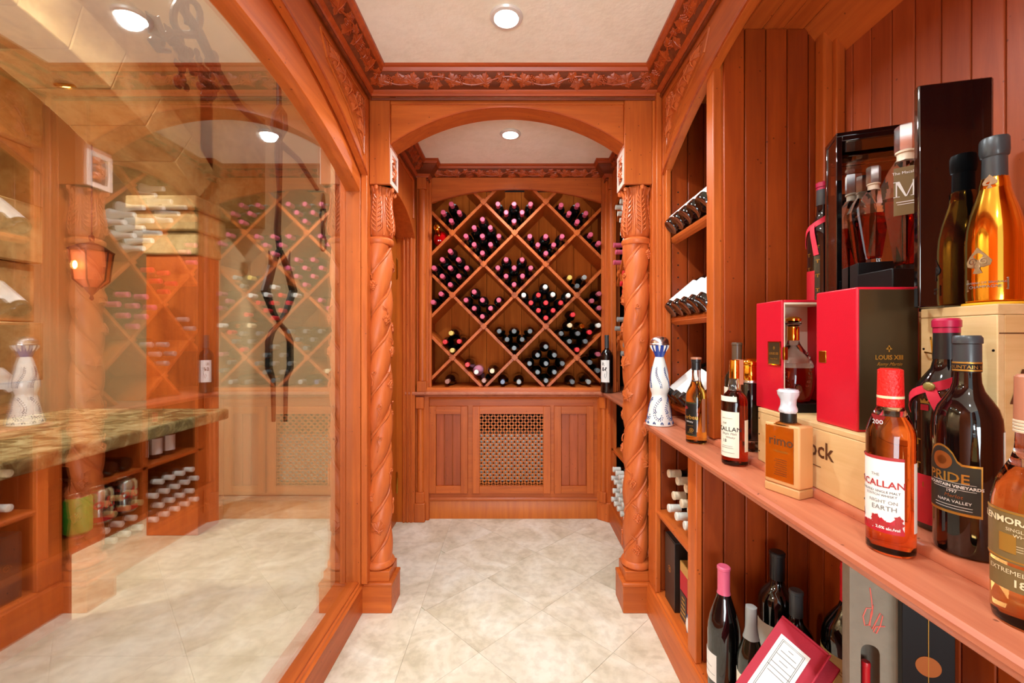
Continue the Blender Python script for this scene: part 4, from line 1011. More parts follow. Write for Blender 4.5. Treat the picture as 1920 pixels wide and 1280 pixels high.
patch(.036, .14, .178, face(-175), .8).build('oval_label', 'label_cream', e)

# 6 frosted rectangular decanter
ang = math.atan2(-.076, .031)
e = tag(empty('frosted_decanter', (.617, .962, ZS), (0, 0, ang+PI)), 'rectangular frosted decanter of amber spirit with a wrapped clear stopper', 'decanter')
# local x runs along the wide face; +y is away from / -y towards the corridor after turning
hw, hd, hz = .041, .0235, .163
MB().box(-hw, hw, -hd, hd, .0205, hz-.006).build('frosted_body', 'frosted_amber', e, bevel=.004)
MB().box(-hw, hw, -hd, hd, .0, .020).build('thick_base', 'frosted_amber', e, bevel=.003)
sd = 1
MB().box(-hw+.012, hw-.004, sd*(hd+.0002), sd*(hd+.0012), .030, hz-.012).build('clear_window', 'whisky_orange', e, bevel=.0004)
t = text_mb('rimo', .030, bold=.0003); t.mapped(lambda x, y, q: (-x, sd*(hd+.0016), .118+y)).build('lettering', 'ink_brown', e, smooth=False)
t = text_mb('reposado', .009); t.mapped(lambda x, y, q: (-x, sd*(hd+.0016), .096+y)).build('lettering', 'ink_gold', e, smooth=False)
mb = MB()
for i in range(8): mb.box(-.014, .016-.002*(i % 3), sd*(hd+.0013), sd*(hd+.0017), .042+.005*i, .0428+.005*i)
mb.build('print_line', 'ink_brown', e)
MB().lathe([(.030, hz-.008), (.018, hz-.003), (.0155, hz)], 32).build('shoulder', 'whisky_orange', e)
MB().lathe([(.0158, hz-.004), (.0165, hz-.002), (.0165, hz+.018), (.0155, hz+.019)], 32).build('neck_band', 'label_black', e)
MB().lathe([(.0165, hz+.018), (.019, hz+.022), (.0185, hz+.028), (.015, hz+.036), (.0165, hz+.048), (.0215, hz+.060), (.0225, hz+.066), (.019, hz+.071), (.001, hz+.073)], 14, fn=lambda r, z, t: r*(1+.05*math.sin(5*t+z*300))).build('wrapped_stopper', 'crystal_cap', e)

# 7 red capped single malt with white label
R, Hh = .0318, .297
e = liquid_bottle('whisky_bottle', 'amber whisky bottle with bright red woven capsule and white label printed with red leaves', (.6165, .700, ZS), R, Hh,
    [(.027, 0), (R, .005), (R, .188), (.031, .198), (.027, .212), (.022, .224), (.0185, .232), (.0165, .240), (.0145, .250), (.0145, .29), (.012, .291)], .222, 'whisky_red')
MB().lathe([(.0172, .236), (.0175, .238), (.0165, .296), (.013, .298)], 36).build('woven_capsule', 'weave_red', e)
MB().lathe([(.01755, .250), (.01755, .254), (.016, .2545)], 36).build('gold_band', 'cap_cream', e)
a = face(-172)
patch(R, .037, .157, a, 2.5).build('paper_label', 'label_white', e); patch(R, .153, .158, a, 2.5, off=.0010).build('label_top_edge', 'ink_red', e)
patch(R, .037, .052, a, 2.5, off=.0010, top=lambda u: .006*math.sin(u*23)+.008*math.sin(u*9+1)).build('label_foot', 'label_red', e)
text_on(e, 'MACALLAN', .0150, R, .114, a+.06, 'ink_red', bold=.0002, off=.0014); text_on(e, 'THE', .0065, R, .128, a+.1, 'ink_grey')
text_on(e, 'HIGHLAND SINGLE MALT', .0052, R, .102, a+.15, 'ink', off=.0014); text_on(e, 'SCOTCH WHISKY', .0052, R, .096, a+.3, 'ink', off=.0014)
text_on(e, 'NIGHT ON', .0075, R, .086, a+.4, 'ink_grey', off=.0014); text_on(e, 'EARTH', .0105, R, .076, a+.45, 'ink_grey', off=.0014); text_on(e, '2.0% alc./vol', .006, R, .045, a+.6, 'ink_white', bold=.0002, off=.0016)
text_on(e, '200', .010, .025, .212, a+.1, 'ink_white', off=.0035)
lf = MB()
for i in range(11): lf.merge(leaf_mb(.012, .010, 5, .0004), Matrix.Translation((-.03+.0062*i, .052+.004*math.sin(i*2), 0)) @ Matrix.Rotation(i*1.3, 4, 'Z'))
wrap(lf, R, 0, a+.1, .0012).build('leaf_print', 'ink_red', e)
wrap(MB().prism([(-.010, .012), (.011, .010), (.0, -.014)], 'z', 0, .0006), .0262, .212, a+.1, .0022).build('neck_tag', 'ink_red', e)
patch(R, .040, .150, a+1.95, .35).build('back_label', 'label_white', e)

# 8 big dark wine bottle with slate label
R = .0385; Hh = .331
pr = [(.031, 0), (.037, .003), (R, .012), (R, .192), (.0375, .207), (.0335, .222), (.0265, .235), (.0195, .247), (.0160, .260), (.0152, .275), (.0150, .318), (.0165, .319), (.0165, .327), (.014, .331)]
e = tag(empty('wine_bottle', (.6945, .655, ZT)), 'large dark wine bottle with slate label edged in gold on the raised step', 'bottle')
MB().lathe(pr, 44).build('glass_body', 'bottle_black', e); MB().lathe(pr_slice(pr, .290), 36).build('capsule', 'cap_charcoal', e)
MB().lathe([(.0160, .276), (.0161, .277), (.0161, .290), (.0158, .2905)], 36).build('neck_band', 'label_black', e)
for z in (.2775, .289): MB().lathe([(.0163, z), (.0164, z+.0005), (.0164, z+.002), (.0162, z+.0025)], 36).build('gold_line', 'ink_gold', e)
a = face(-167)
patch(R, .064, .140, a, 1.9, off=.0005, top=lambda u: .026*max(0, math.sin(PI*min(1, max(0, (u-.05)/.60))))**.55).build('label_border', 'ink_gold', e)
patch(R, .068, .137, a, 1.80, off=.0009, top=lambda u: .026*max(0, math.sin(PI*min(1, max(0, (u-.05)/.60))))**.55).build('label_panel', 'label_slate', e)
wrap(MB().ball((0, 0, 0), .0135, 24, 6, (1, 1, .04)), R, .142, a-.22, .0012).build('tree_medallion', 'copper_disc', e)
text_on(e, 'PRIDE', .0195, R, .118, a-.06, 'ink_gold', bold=.0003, off=.0016); text_on(e, 'MOUNTAIN VINEYARDS', .0062, R, .106, a+.1, 'ink_white', bold=.00015, off=.0016)
text_on(e, '1997', .0062, R, .098, a+.1, 'ink_white', off=.0016); text_on(e, 'Merlot', .0075, R, .091, a+.15, 'copper_disc', shear=.2, off=.0016); text_on(e, 'NAPA VALLEY', .0062, R, .083, a+.15, 'ink_white', off=.0016)
text_on(e, 'MOUNTAIN VI', .0075, .0161, .2835, a+.3, 'ink_gold', off=.0006)
lines(e, R, a+.1, [(.1015, .052), (.111, .052), (.0765, .044), (.0725, .044)], 0, 'ink_white', .0005)
patch(R, .118, .190, a+2.05, .5).build('pale_patch', 'label_cream', e)  # small cream patch on the side of the bottle

# 9 magnum with crimson ribbon
R = .045
pr = [(.037, 0), (.043, .003), (R, .014), (R, .215), (.0435, .232), (.038, .248), (.028, .264), (.0205, .276), (.0175, .290), (.0168, .31), (.0165, .345), (.018, .346), (.018, .357), (.015, .361)]
e = tag(empty('wine_bottle', (.744, .735, ZT)), 'dark magnum with crimson capsule, crimson ribbon and wax seal behind the big slate-labelled bottle', 'bottle')
MB().lathe(pr, 40).build('glass_body', 'bottle_black', e); MB().lathe(pr_slice(pr, .337, .001), 36).build('capsule', 'cap_wine', e); MB().lathe(pr_slice(pr, .292, .0006)[:3]+[(.0172, .337)], 30).build('capsule_sleeve', 'cap_black', e)
def ribbon(parent, pts, w, m='ribbon'):
    mb = MB(); vs = []
    for i, p in enumerate(pts):
        p = Vector(p); t = (Vector(pts[min(i+1, len(pts)-1)])-Vector(pts[max(i-1, 0)])).normalized(); nr = Vector((p.x, p.y, 0)).normalized(); sd_ = t.cross(nr).normalized()
        for k in (-1, 1):
            for h in (0, .0012): vs.append(p+sd_*w/2*k+nr*h)
    fs = []
    for i in range(len(pts)-1):
        q, r_ = 4*i, 4*i+4
        for u, v in ((0, 1), (1, 3), (3, 2), (2, 0)): fs.append((q+u, q+v, r_+v, r_+u))
    return mb.add(vs, fs).build('ribbon', m, parent)
def prof_r(pr, z):
    for (r0, h0), (r1, h1) in zip(pr, pr[1:]):
        if h0 <= z <= h1: return r0+(r1-r0)*(z-h0)/(h1-h0)
    return pr[-1][0]
def on(pr, a, z, g=.0012): r = prof_r(pr, z)+g; return (r*math.cos(a), r*math.sin(a), z)
a = face(-165)
ribbon(e, [on(pr, a+.05+u*1.7, .244+.028*u, .002) for u in [i/10 for i in range(11)]], .015)
ribbon(e, [on(pr, a+.05-u*2.0, .244-.055*u*u-.02*u, .002) for u in [i/10 for i in range(11)]], .013)
ribbon(e, [on(pr, a+.05+u*.55, .244-.06*u, .003) for u in [i/8 for i in range(9)]], .016)
p_ = on(pr, a+.02, .246, .005); MB().ball(p_, .0105, 18, 6, (.45, 1.0, .75)).build('wax_seal', 'wax', e)
def tee(parent, R, ang, z, s, m='ink_gold'):
    wrap(MB().box(-s, s, s*.6, s, 0, .0004).box(-s*.28, s*.28, -s, s*.6, 0, .0004), R, z, ang, .0012).build('gold_emblem', m, parent)
wrap(MB().box(-.006, .006, 0, .010, 0, .0005), R, .205, a-.1, .0012).build('red_crest', 'label_red', e); wrap(MB().prism([(-.006, 0), (-.007, .008), (-.003, .004), (0, .009), (.003, .004), (.007, .008), (.006, 0)], 'z', 0, .0005), R, .217, a-.1, .0012).build('gold_crown', 'ink_gold', e)
for i, (da, z) in enumerate(((.35, .17), (.35, .13), (-.35, .15), (-.35, .11), (.8, .15))): tee(e, R, a+da, z, .0055)
patch(R, .012, .095, a+.1, 2.2).build('paper_label', 'label_red', e); text_on(e, 'T', .07, R, .055, a+.3, 'ink_gold', bold=.001)

# 10 single malt at the near end of the shelf
R = .0345; Hh = .305
pr = [(.030, 0), (.033, .003), (R, .012), (.0350, .10), (.0352, .125), (.034, .150), (.030, .170), (.0235, .186), (.0175, .198), (.0145, .212), (.0135, .232), (.0138, .262), (.0125, .263)]
e = liquid_bottle('whisky_bottle', 'golden whisky bottle with olive label at the near end of the counter shelf', (.628, .518, ZS), R, Hh, pr, .192, 'whisky_orange')
MB().lathe([(.0146, .246), (.0150, .248), (.0145, .300), (.012, .303)], 30).build('capsule', 'cap_clay', e)
for i in range(4): MB().lathe([(.0150, .232+.004*i), (.0156, .233+.004*i), (.0156, .235+.004*i), (.0150, .2355+.004*i)], 24).build('neck_cord', 'cap_tan', e)
a = face(-150)
patch(R, .078, .140, a, 2.6, off=.0012).build('paper_label', 'label_olive', e); patch(R, .137, .1395, a, 2.6, off=.0015).build('label_rule', 'ink_gold', e); patch(R, .080, .082, a, 2.6, off=.0015).build('label_rule', 'ink_gold', e)
text_on(e, 'GLENMORANGIE', .0105, R, .128, a-.30, 'cap_cream', bold=.0003, off=.0018); text_on(e, 'SINGLE MALT', .0055, R, .118, a+.05, 'cap_cream', off=.0018); text_on(e, 'WHISKY', .0055, R, .112, a+.05, 'cap_cream', off=.0018)
patch(R, .090, .112, a-.40, .45, off=.0016).build('emblem_square', 'ink_gold', e)
patch(R, .045, .074, a, 2.2, off=.0012).build('lower_label', 'label_olive', e); text_on(e, 'EXTREMELY RARE', .0075, R, .067, a-.1, 'cap_cream', off=.0018); text_on(e, '18', .012, R, .055, a-.1, 'cap_cream', bold=.0003, off=.0018); lines(e, R, a+.1, [(.100, .02), (.097, .024), (.094, .02)], 0, 'cap_cream', .0005)

# ------------------------------------------------------------------ crates and cases
def side_text(s, size, X, Y, Z, m, parent, bold=0, shear=0):     # on a face looking at the corridor (-x)
    return text_mb(s, size, bold=bold, shear=shear, align='LEFT').mapped(lambda x, y, q: (X-.0006, Y-x, Z+y)).build('lettering', m, parent, smooth=False)
def front_text(s, size, X, Y, Z, m, parent, bold=0, shear=0, align='LEFT'):   # on a face looking back along the corridor (-y)
    return text_mb(s, size, bold=bold, shear=shear, align=align).mapped(lambda x, y, q: (X+x, Y-.0006, Z+y)).build('lettering', m, parent, smooth=False)
def crate(label, x0, x1, y0, y1, z0, z1, lid=.012):
    e = tag(empty('wine_crate', ((x0+x1)/2, (y0+y1)/2, z0)), label, 'crate'); cx, cy = (x0+x1)/2, (y0+y1)/2; hx, hy, h = (x1-x0)/2, (y1-y0)/2, z1-z0
    MB().box(-hx, -hx+.012, -hy, hy, 0, h-lid).build('side_board', 'pine', e, bevel=.0015); MB().box(hx-.012, hx, -hy, hy, 0, h-lid).build('side_board', 'pine', e, bevel=.0015)
    MB().box(-hx+.0125, hx-.0125, -hy+.0005, -hy+.012, 0, h-lid).build('end_board', 'pine_x', e, bevel=.001); MB().box(-hx+.0125, hx-.0125, hy-.012, hy-.0005, 0, h-lid).build('end_board', 'pine_x', e, bevel=.001)
    MB().box(-hx, hx, -hy, hy, h-lid+.0005, h).build('lid', 'pine', e, bevel=.0015)
    nl = MB()
    for z in (h*.18, h*.5, h*.8):
        for y in (-hy+.006, hy-.006): nl.tube([(-hx-.0004, y, z), (-hx+.001, y, z)], .0022, 8)
    nl.build('nail', 'iron', e)
    return e
ca = crate('long pale pine wine crate lying on the raised step with branded lettering', .662, .785, .800, 1.161, ZT, 1.017)
side_text('Rock', .050, -.0615, .010, .086, 'ink_brown', ca, bold=.0008); side_text('DISTRICT', .015, -.0615, .055, .050, 'ink_brown', ca, bold=.0003)
MB().box(-.0624, -.0615, -.058, -.018, .049, .0505).build('printed_rule', 'ink_brown', ca)
cb = crate('tall pale pine crate standing behind the magnum with script lettering on its end', .790, 1.015, .698, .830, ZT, 1.2594, lid=.018)
front_text('Fo', .085, -.100, -.066, .245, 'ink_brown', cb, bold=-.0005, shear=.35)
MB().box(-.110, .11, -.0664, -.0655, .335, .337).build('lid_seam', 'ink_brown', cb)
MB().tube([(-.1135, .045, .33), (-.118, .040, .325), (-.118, .036, .29), (-.114, .038, .26)], .0014, 6).tube([(-.114, .055, .30), (-.122, .048, .302), (-.120, .028, .298)], .0014, 6).build('wire_clasp', 'brass', cb)
arw = MB().prism([(.062, .10), (.030, .135), (.05, .135), (.05, .20), (.036, .24), (.062, .255)], 'x', -.1129, -.1125).build('red_print', 'ink_red', cb)
cc = crate('pale pine crate hidden behind the red decanter case, under the glass-fronted case', .812, 1.02, .90, 1.27, ZT, 1.2594)

e = tag(empty('decanter_case', (.74, 1.0, 1.017)), 'red leather decanter case standing open on the long pine crate', 'case')
def cbx(name, m, x0, x1, y0, y1, z0, z1, b=.002): return MB().box(x0-.74, x1-.74, y0-1.0, y1-1.0, z0-1.017, z1-1.017).build(name, m, e, bevel=b)
cbx('closed_half', 'red_leather', .678, .802, .845, .960, 1.0175, 1.305, .003)
cbx('dark_face', 'case_brown', .682, .798, .8436, .846, 1.022, 1.300, .0005)
cbx('open_half_side', 'red_leather', .668, .674, 1.067, 1.180, 1.0175, 1.300); cbx('open_half_side', 'red_leather', .800, .806, 1.067, 1.180, 1.0175, 1.300)
cbx('open_half_back', 'red_leather', .674, .800, 1.174, 1.180, 1.0175, 1.300); cbx('open_half_top', 'red_leather', .674, .800, 1.067, 1.174, 1.294, 1.300)
cbx('satin_lining', 'cream_satin', .674, .800, 1.165, 1.174, 1.040, 1.294, .001); cbx('satin_lining', 'cream_satin', .674, .677, 1.068, 1.165, 1.040, 1.294, .0005); cbx('satin_lining', 'cream_satin', .677, .80, 1.068, 1.165, 1.289, 1.294, .0005)
cbx('black_stand', 'black_satin', .674, .800, 1.067, 1.174, 1.0175, 1.040)
MB().add([(v[0]-.74, v[1]-1.0, v[2]-1.017) for v in [(.675, 1.06, 1.2), (.675, 1.06, 1.21)]], []).v
cbx('name_plate', 'case_brown', .6650, .668, 1.070, 1.118, 1.136, 1.196, .001)
MB().box(-.0756, -.0748, .068, .070, .119, .179).box(-.0756, -.0748, .118, .120, .119, .179).box(-.0756, -.0748, .068, .12, .119, .121).box(-.0756, -.0748, .068, .12, .177, .179).build('plate_rim', 'gold', e)
side_text('LOUIS XIII', .0085, -.0750, .1135, .148, 'ink_gold', e, bold=.0002); side_text('Remy Martin', .0058, -.0750, .110, .135, 'ink_gold', e, shear=.4)
cbx('latch', 'brass', .669, .678, 1.058, 1.067, 1.150, 1.182, .001); cbx('latch_plate', 'brass', .6765, .679, .928, .950, 1.150, 1.176, .001)
front_text('LOUIS XIII', .0125, .0, -.1565, .148, 'ink_gold', e, bold=.0003, align='CENTER'); front_text('Remy Martin', .0095, .0, -.1565, .135, 'ink_gold', e, shear=.5, align='CENTER'); front_text('GRANDE CHAMPAGNE COGNAC', .0026, .0, -.1565, .128, 'ink_gold', e, align='CENTER')
for X0_, Y0_, Z0_, dirn in ((0, -.1567, .165, 'f'), (-.0752, .094, .162, 's')):
    s = 1.0 if dirn == 'f' else .7
    for bx in ((-.0012, .0012, -.006, .007), (-.0055, .0055, -.001, .0016), (-.003, .003, .0016, .004)):
        if dirn == 'f': MB().box(X0_+bx[0]*s, X0_+bx[1]*s, Y0_-.0004, Y0_, Z0_+bx[2]*s, Z0_+bx[3]*s).build('gold_emblem', 'ink_gold', e)
        else: MB().box(X0_-.0004, X0_, Y0_+bx[0]*s, Y0_+bx[1]*s, Z0_+bx[2]*s, Z0_+bx[3]*s).build('gold_emblem', 'ink_gold', e)
# cognac decanter standing in the open half
pr = [(.030, 0), (.038, .004), (.046, .03), (.049, .06), (.046, .09), (.036, .118), (.022, .138), (.0150, .150), (.0125, .160), (.0125, .195)]
e = liquid_bottle('cognac_decanter', 'round crystal cognac decanter with gold neck standing inside the open red case', (.730, 1.118, 1.0405), .04, .22, pr, .088, 'whisky_dark', cat='decanter')
MB().lathe([(.0130, .158), (.0138, .160), (.0135, .192), (.0125, .194)], 30).build('gold_neck', 'gold', e)
MB().lathe([(.012, .195), (.018, .199), (.019, .204), (.014, .207)], 24).build('crystal_collar', 'glass_clear', e)
MB().lathe([(.013, .207), (.018, .209), (.0185, .214), (.013, .219), (.001, .221)], 28).build('gold_stopper', 'gold', e)
d = MB()
for s in (-1, 1):
    for i in range(9): d.ball(tuple(c for c in on(pr, face(-110)+s*(.9-.06*i), .125-.010*i, .001)), .0042, 8, 5)
d.build('crystal_beading', 'glass_clear', e)
MB().ball(on(pr, face(-110), .035, .001), .014, 16, 6, (.6, .6, 1)).build('crystal_medallion', 'glass_clear', e)

# glass fronted case with decanter and stand-in reflection
yaw = -math.radians(20.5)
e = tag(empty('display_case', (.80, 1.061, 1.2598), (0, 0, yaw)), 'black framed open display case with mirrored inside on top of the crates', 'case')
w_, d_, h_ = .195, .085, .444; t_ = .012
for nm, bx in (('frame_post', (0, t_, 0, t_, 0, h_)), ('frame_post', (w_-t_, w_, 0, t_, 0, h_)), ('frame_post', (0, t_, d_-t_, d_, 0, h_)), ('frame_post', (w_-t_, w_, d_-t_, d_, 0, h_)),
               ('frame_top', (0, w_, 0, d_, h_, h_+.010)), ('frame_rail', (t_, w_-t_, 0, t_, h_-.012, h_)), ('frame_base', (t_, w_-t_, 0.0, d_, 0, .030))):
    MB().box(*bx).build(nm, 'black_lacquer', e, bevel=.001)
MB().box(t_, w_-t_, d_-.008, d_-.004, .03, h_).build('mirror_back', 'mirror', e, smooth=False)
MB().box(.002, .005, t_, d_-t_, .03, h_).build('side_glass', 'glass_clear', e)
MB().box(t_, w_-t_, t_*.6, d_-.01, .395, .399).build('glass_shelf', 'glass_clear', e)
MB().box(.05, w_-.03, .018, d_-.014, .030, .132).build('inner_stand', 'black_satin', e, bevel=.001)
def big_m(e, s):
    w_, h_, z_ = .0165, .034, .160
    m = MB()
    for q in ([(-w_, 0), (-w_+.0022, 0), (-w_+.0022, h_), (-w_, h_)], [(w_-.0055, 0), (w_, 0), (w_, h_), (w_-.0055, h_)], [(-w_-.0005, h_), (-w_+.0062, h_), (.0018, .0), (-.0012, .0)], [(w_-.0035, h_), (w_-.0012, h_), (.0018, 0), (.0, .0)],
              [(-w_-.004, 0), (-w_+.0065, 0), (-w_+.0065, .0012), (-w_-.004, .0012)], [(w_-.009, 0), (w_+.0035, 0), (w_+.0035, .0012), (w_-.009, .0012)], [(-w_-.004, h_-.0012), (-w_+.004, h_-.0012), (-w_+.004, h_), (-w_-.004, h_)], [(w_-.005, h_-.0012), (w_+.0035, h_-.0012), (w_+.0035, h_), (w_-.005, h_)]):
        m.prism([(x*s, (z_+z)*s) for x, z in q], 'y', -.0354*s, -.0349*s)
    m.build('lettering', 'ink_white', e, smooth=False)
def m_decanter(label, loc, s, rot, lettered):
    e = tag(empty('crystal_decanter', loc, (0, 0, rot)), label, 'decanter')
    def ring(w0, w1, z, n=6): return [(w0*s*math.cos(2*PI*(i+.5)/n), w1*s*math.sin(2*PI*(i+.5)/n), z*s) for i in range(n)]
    def hull(sec, m, name):
        vs = [p for r in sec for p in r]; n = 6; fs = []
        for j in range(len(sec)-1):
            for i in range(n): fs.append((j*n+i, j*n+(i+1) % n, (j+1)*n+(i+1) % n, (j+1)*n+i))
        fs.append(tuple(range(n-1, -1, -1))); fs.append(tuple((len(sec)-1)*n+i for i in range(n)))
        MB().add(vs, fs).build(name, m, e, smooth=False)
    hull([ring(.020, .018, .014), ring(.024, .020, .022), ring(.046, .030, .165)], 'whisky_dark', 'whisky_body')
    hull([ring(.024, .021, 0), ring(.022, .019, .0135)], 'glass_clear', 'crystal_foot')
    hull([ring(.0462, .0302, .1655), ring(.049, .031, .195), ring(.034, .024, .228), ring(.020, .018, .248)], 'glass_clear', 'crystal_shoulder')
    MB().lathe([(.0175*s, .246*s), (.016*s, .252*s), (.016*s, .262*s), (.019*s, .264*s), (.019*s, .268*s)], 24).build('cork_neck', 'cap_tan', e)
    MB().lathe([(.0185*s, .268*s), (.0200*s, .270*s), (.0200*s, .322*s), (.018*s, .326*s)], 6).build('crystal_stopper', 'steel', e)
    if lettered:
        MB().box(-.020*s, .020*s, -.0345*s, -.0335*s, .120*s, .225*s).build('dark_panel', 'label_olive', e)
        big_m(e, s); front_text('The Macallan', .0085*s, 0, -.0348*s, .212*s, 'ink_white', e, align='CENTER')
        MB().box(-.016*s, .016*s, -.0352*s, -.0345*s, .148*s, .1495*s).build('print_line', 'ink_white', e); MB().box(-.014*s, .014*s, -.0352*s, -.0345*s, .143*s, .1442*s).build('print_line', 'ink_white', e)
MB_stand = tag(MB().box(.802, .925, .905, 1.0, 1.2598, 1.3525).build('display_stand', 'black_satin', bevel=.002), 'low black stand in front of the mirrored case', 'stand')
m_decanter('tall faceted crystal whisky decanter lettered with a big M on the black stand', (.876, .955, 1.353), 1.0, -.75, True)
m_decanter('smaller decanter added as a stand-in reflection inside the mirrored case', (.900, 1.070, 1.3922), .74, -.5, False)  # second, smaller decanter stands in for the big one's reflection

# tall glossy black box
e = tag(empty('presentation_box', (.7515, .794, 1.2598), (0, 0, math.radians(-14.5))), 'tall glossy black presentation box standing on the crates', 'box')
MB().box(0, .112, 0, .015, 0, .414).build('box_body', 'black_lacquer', e, bevel=.003)
MB().box(.1122, .1128, .002, .013, .003, .411).build('side_panel', 'brass', e)  # brown strip paints the wall's reflection onto this edge

# red ribboned bottle at the far end of the crates
pr = [(.032, 0), (.036, .003), (.038, .014), (.038, .235), (.0365, .250), (.030, .268), (.022, .282), (.0165, .295), (.0155, .31), (.015, .372), (.0165, .373), (.0165, .385), (.014, .387)]
e = tag(empty('wine_bottle', (.878, 1.215, 1.2598)), 'dark bottle with red ribbon and crimson capsule beside the mirrored case', 'bottle')
MB().lathe(pr, 36).build('glass_body', 'bottle_black', e); MB().lathe(pr_slice(pr, .366, .0008), 30).build('capsule', 'cap_wine', e); MB().lathe([(.0162, .322), (.0165, .323), (.0158, .366)], 30).build('capsule_sleeve', 'cap_charcoal', e)
a = face(-150)
ribbon(e, [on(pr, a-.3+u*1.9, .262+.035*u, .002) for u in [i/10 for i in range(11)]], .014); ribbon(e, [on(pr, a-.3-u*1.2, .262-.055*u*u, .002) for u in [i/10 for i in range(11)]], .012)
ribbon(e, [on(pr, a-.3+u*.35, .262-.085*u, .003) for u in [i/8 for i in range(9)]], .013)
for da, z in ((.1, .20), (.1, .16), (.1, .12), (-.55, .18), (-.55, .14), (.7, .18), (.7, .14), (.1, .08)): tee(e, .038, a+da, z, .0048)
patch(.038, .01, .135, a-.55, .9).build('paper_label', 'label_red', e)

# gold champagne bottle
pr = [(.030, 0), (.0355, .003), (.0365, .012), (.0365, .105), (.0350, .128), (.0300, .155), (.0235, .180), (.0175, .203), (.0150, .222), (.0145, .250)]
bx_, by_ = .822, .7375
e = tag(empty('champagne_bottle', (.8295, .7375, 1.2640)), 'shiny gold champagne bottle with dark foil neck and pewter spade emblem', 'bottle')
MB().lathe(pr, 56).build('gold_body', 'gold', e)
MB().lathe([(.0156, .212), (.0160, .214), (.0155, .250), (.0175, .252), (.0190, .262), (.0185, .280), (.0170, .284), (.012, .286)], 22, fn=lambda r, z, t: r*(1+.025*math.sin(7*t+z*260)*(1 if z > .25 else .2))).build('foil_capsule', 'cap_charcoal', e)
MB().lathe([(.0195, .196), (.0195, .200), (.0172, .214), (.0160, .215)], 30).build('neck_band', 'gold', e)
a = face(-150)
def spade(s): return [(0, -s*1.0), (.30*s, -.95*s), (.10*s, -.45*s), (.35*s, -.5*s), (.75*s, -.35*s), (.85*s, 0), (.55*s, .45*s), (0, 1.15*s)]
def spade_mb(s): q = spade(s); q2 = q+[(-x, y) for x, y in reversed(q[1:-1])]; return MB().prism([(x, y) for x, y in q2], 'z', 0, .0012)
sp = spade_mb(.021); d = MB().merge(sp)
for i in range(3): d.tube([(x, y, .0018) for x, y, _ in scroll([-.008, .008, 0][i], [.0, .0, -.008][i], .006, 1.2, i)], .0008, 5)
wrap(d, .0365, .070, a-.35, .0012).build('spade_emblem', 'pewter', e)
wrap(MB().box(-.027, .027, -.010, .010, 0, .001).tube([(-.026, -.009, .001), (.026, -.009, .001), (.026, .009, .001), (-.026, .009, .001), (-.026, -.009, .001)], .0008, 5), .0365, .030, a-.10, .0012).build('pewter_plate', 'pewter', e)
text_on(e, 'ARMAND DE BRIGNAC', .0048, .0365, .033, a-.1, 'ink_grey', off=.0030); text_on(e, 'CHAMPAGNE', .0065, .0365, .026, a-.1, 'ink_grey', off=.0030)
wrap(spade_mb(.011), .0185, .206, a-.1, .0012).build('neck_spade', 'pewter', e)
tag(MB().lathe([(.040, 1.2598), (.0405, 1.2602), (.0405, 1.2634), (.040, 1.2638)], 40, o=(.8325, .7400, 0)).build('coaster', 'yellow_cloth'), 'round yellow mat under the gold champagne bottle', 'mat')

# ------------------------------------------------------------------ bottles and boxes in the near lower compartment
ZB = .1505
pr = pr_burg(.046, .366)
e = tag(empty('wine_bottle', (.632, 1.290, ZB)), 'burgundy shaped magnum with pink capsule and white label on the cabinet floor', 'bottle')
MB().lathe(pr, 36).build('glass_body', 'bottle_black', e); MB().lathe(pr_slice(pr, .285), 30).build('capsule', 'cap_pink', e)
patch(.046, .035, .115, face(-178), 1.3).build('paper_label', 'label_white', e); lines(e, .046, face(-178), [(.055, .05), (.075, .03)], 0, 'ink_grey', .001)
pr = pr_champ(.036, .30)
e = tag(empty('champagne_bottle', (.664, 1.198, ZB)), 'champagne bottle with crumpled silver foil beside the pink capsuled magnum', 'bottle')
MB().lathe(pr, 32).build('glass_body', 'bottle_green', e); MB().lathe(pr_slice(pr, .215, .001)+[(.008, .303)], 18, fn=lambda r, z, t: r*(1.04+.05*math.sin(5*t+z*200))).build('foil', 'cap_silver', e)
patch(.036, .03, .12, face(-170), 1.6).build('paper_label', 'label_cream', e)
e = simple_bottle((.80, 1.300, ZB), (0, 0, 0), 'black', 'bord', .052, .405, n=32); tag(e, 'tall black magnum with black capsule and pale label near the planked back', 'bottle')
patch(.052, .06, .20, face(-160), 1.4).build('paper_label', 'label_cream', e)
e = simple_bottle((.785, 1.190, ZB), (0, 0, 0), 'charcoal', 'bord', .042, .352, n=32); tag(e, 'dark bottle with grey capsule behind the open crimson case', 'bottle')
pr = [(.05, 0), (.058, .004), (.060, .016), (.060, .255), (.058, .275), (.050, .30), (.035, .325), (.022, .345), (.0175, .36), (.017, .44), (.018, .442), (.015, .46)]
e = tag(empty('wine_bottle', (.880, 1.125, ZB)), 'very large dark bottle with tan label and red neck beside the grey paper box', 'bottle')
MB().lathe(pr, 40).build('glass_body', 'bottle_dark', e); MB().lathe(pr_slice(pr, .36, .001), 30).build('capsule', 'cap_red', e)
a = face(-145)
patch(.060, .05, .235, a, 2.6).build('paper_label', 'label_tan', e); text_on(e, 'Rovia', .036, .060, .115, a+.1, 'ink_brown', bold=.0008); text_on(e, 'Fattoria', .018, .060, .145, a+.1, 'ink_brown'); text_on(e, 'Cellars', .030, .060, .075, a+.1, 'ink_brown', bold=.0006)
wrap(MB().tube([(.032*math.cos(t*.2+.4), .032*math.sin(t*.2+.4), 0) for t in range(14)], .0008, 5).tube([(.040*math.cos(t*.2+.4), .040*math.sin(t*.2+.4), 0) for t in range(14)], .0008, 5), .060, .165, a-.2, .0012).build('label_flourish', 'ink_brown', e)

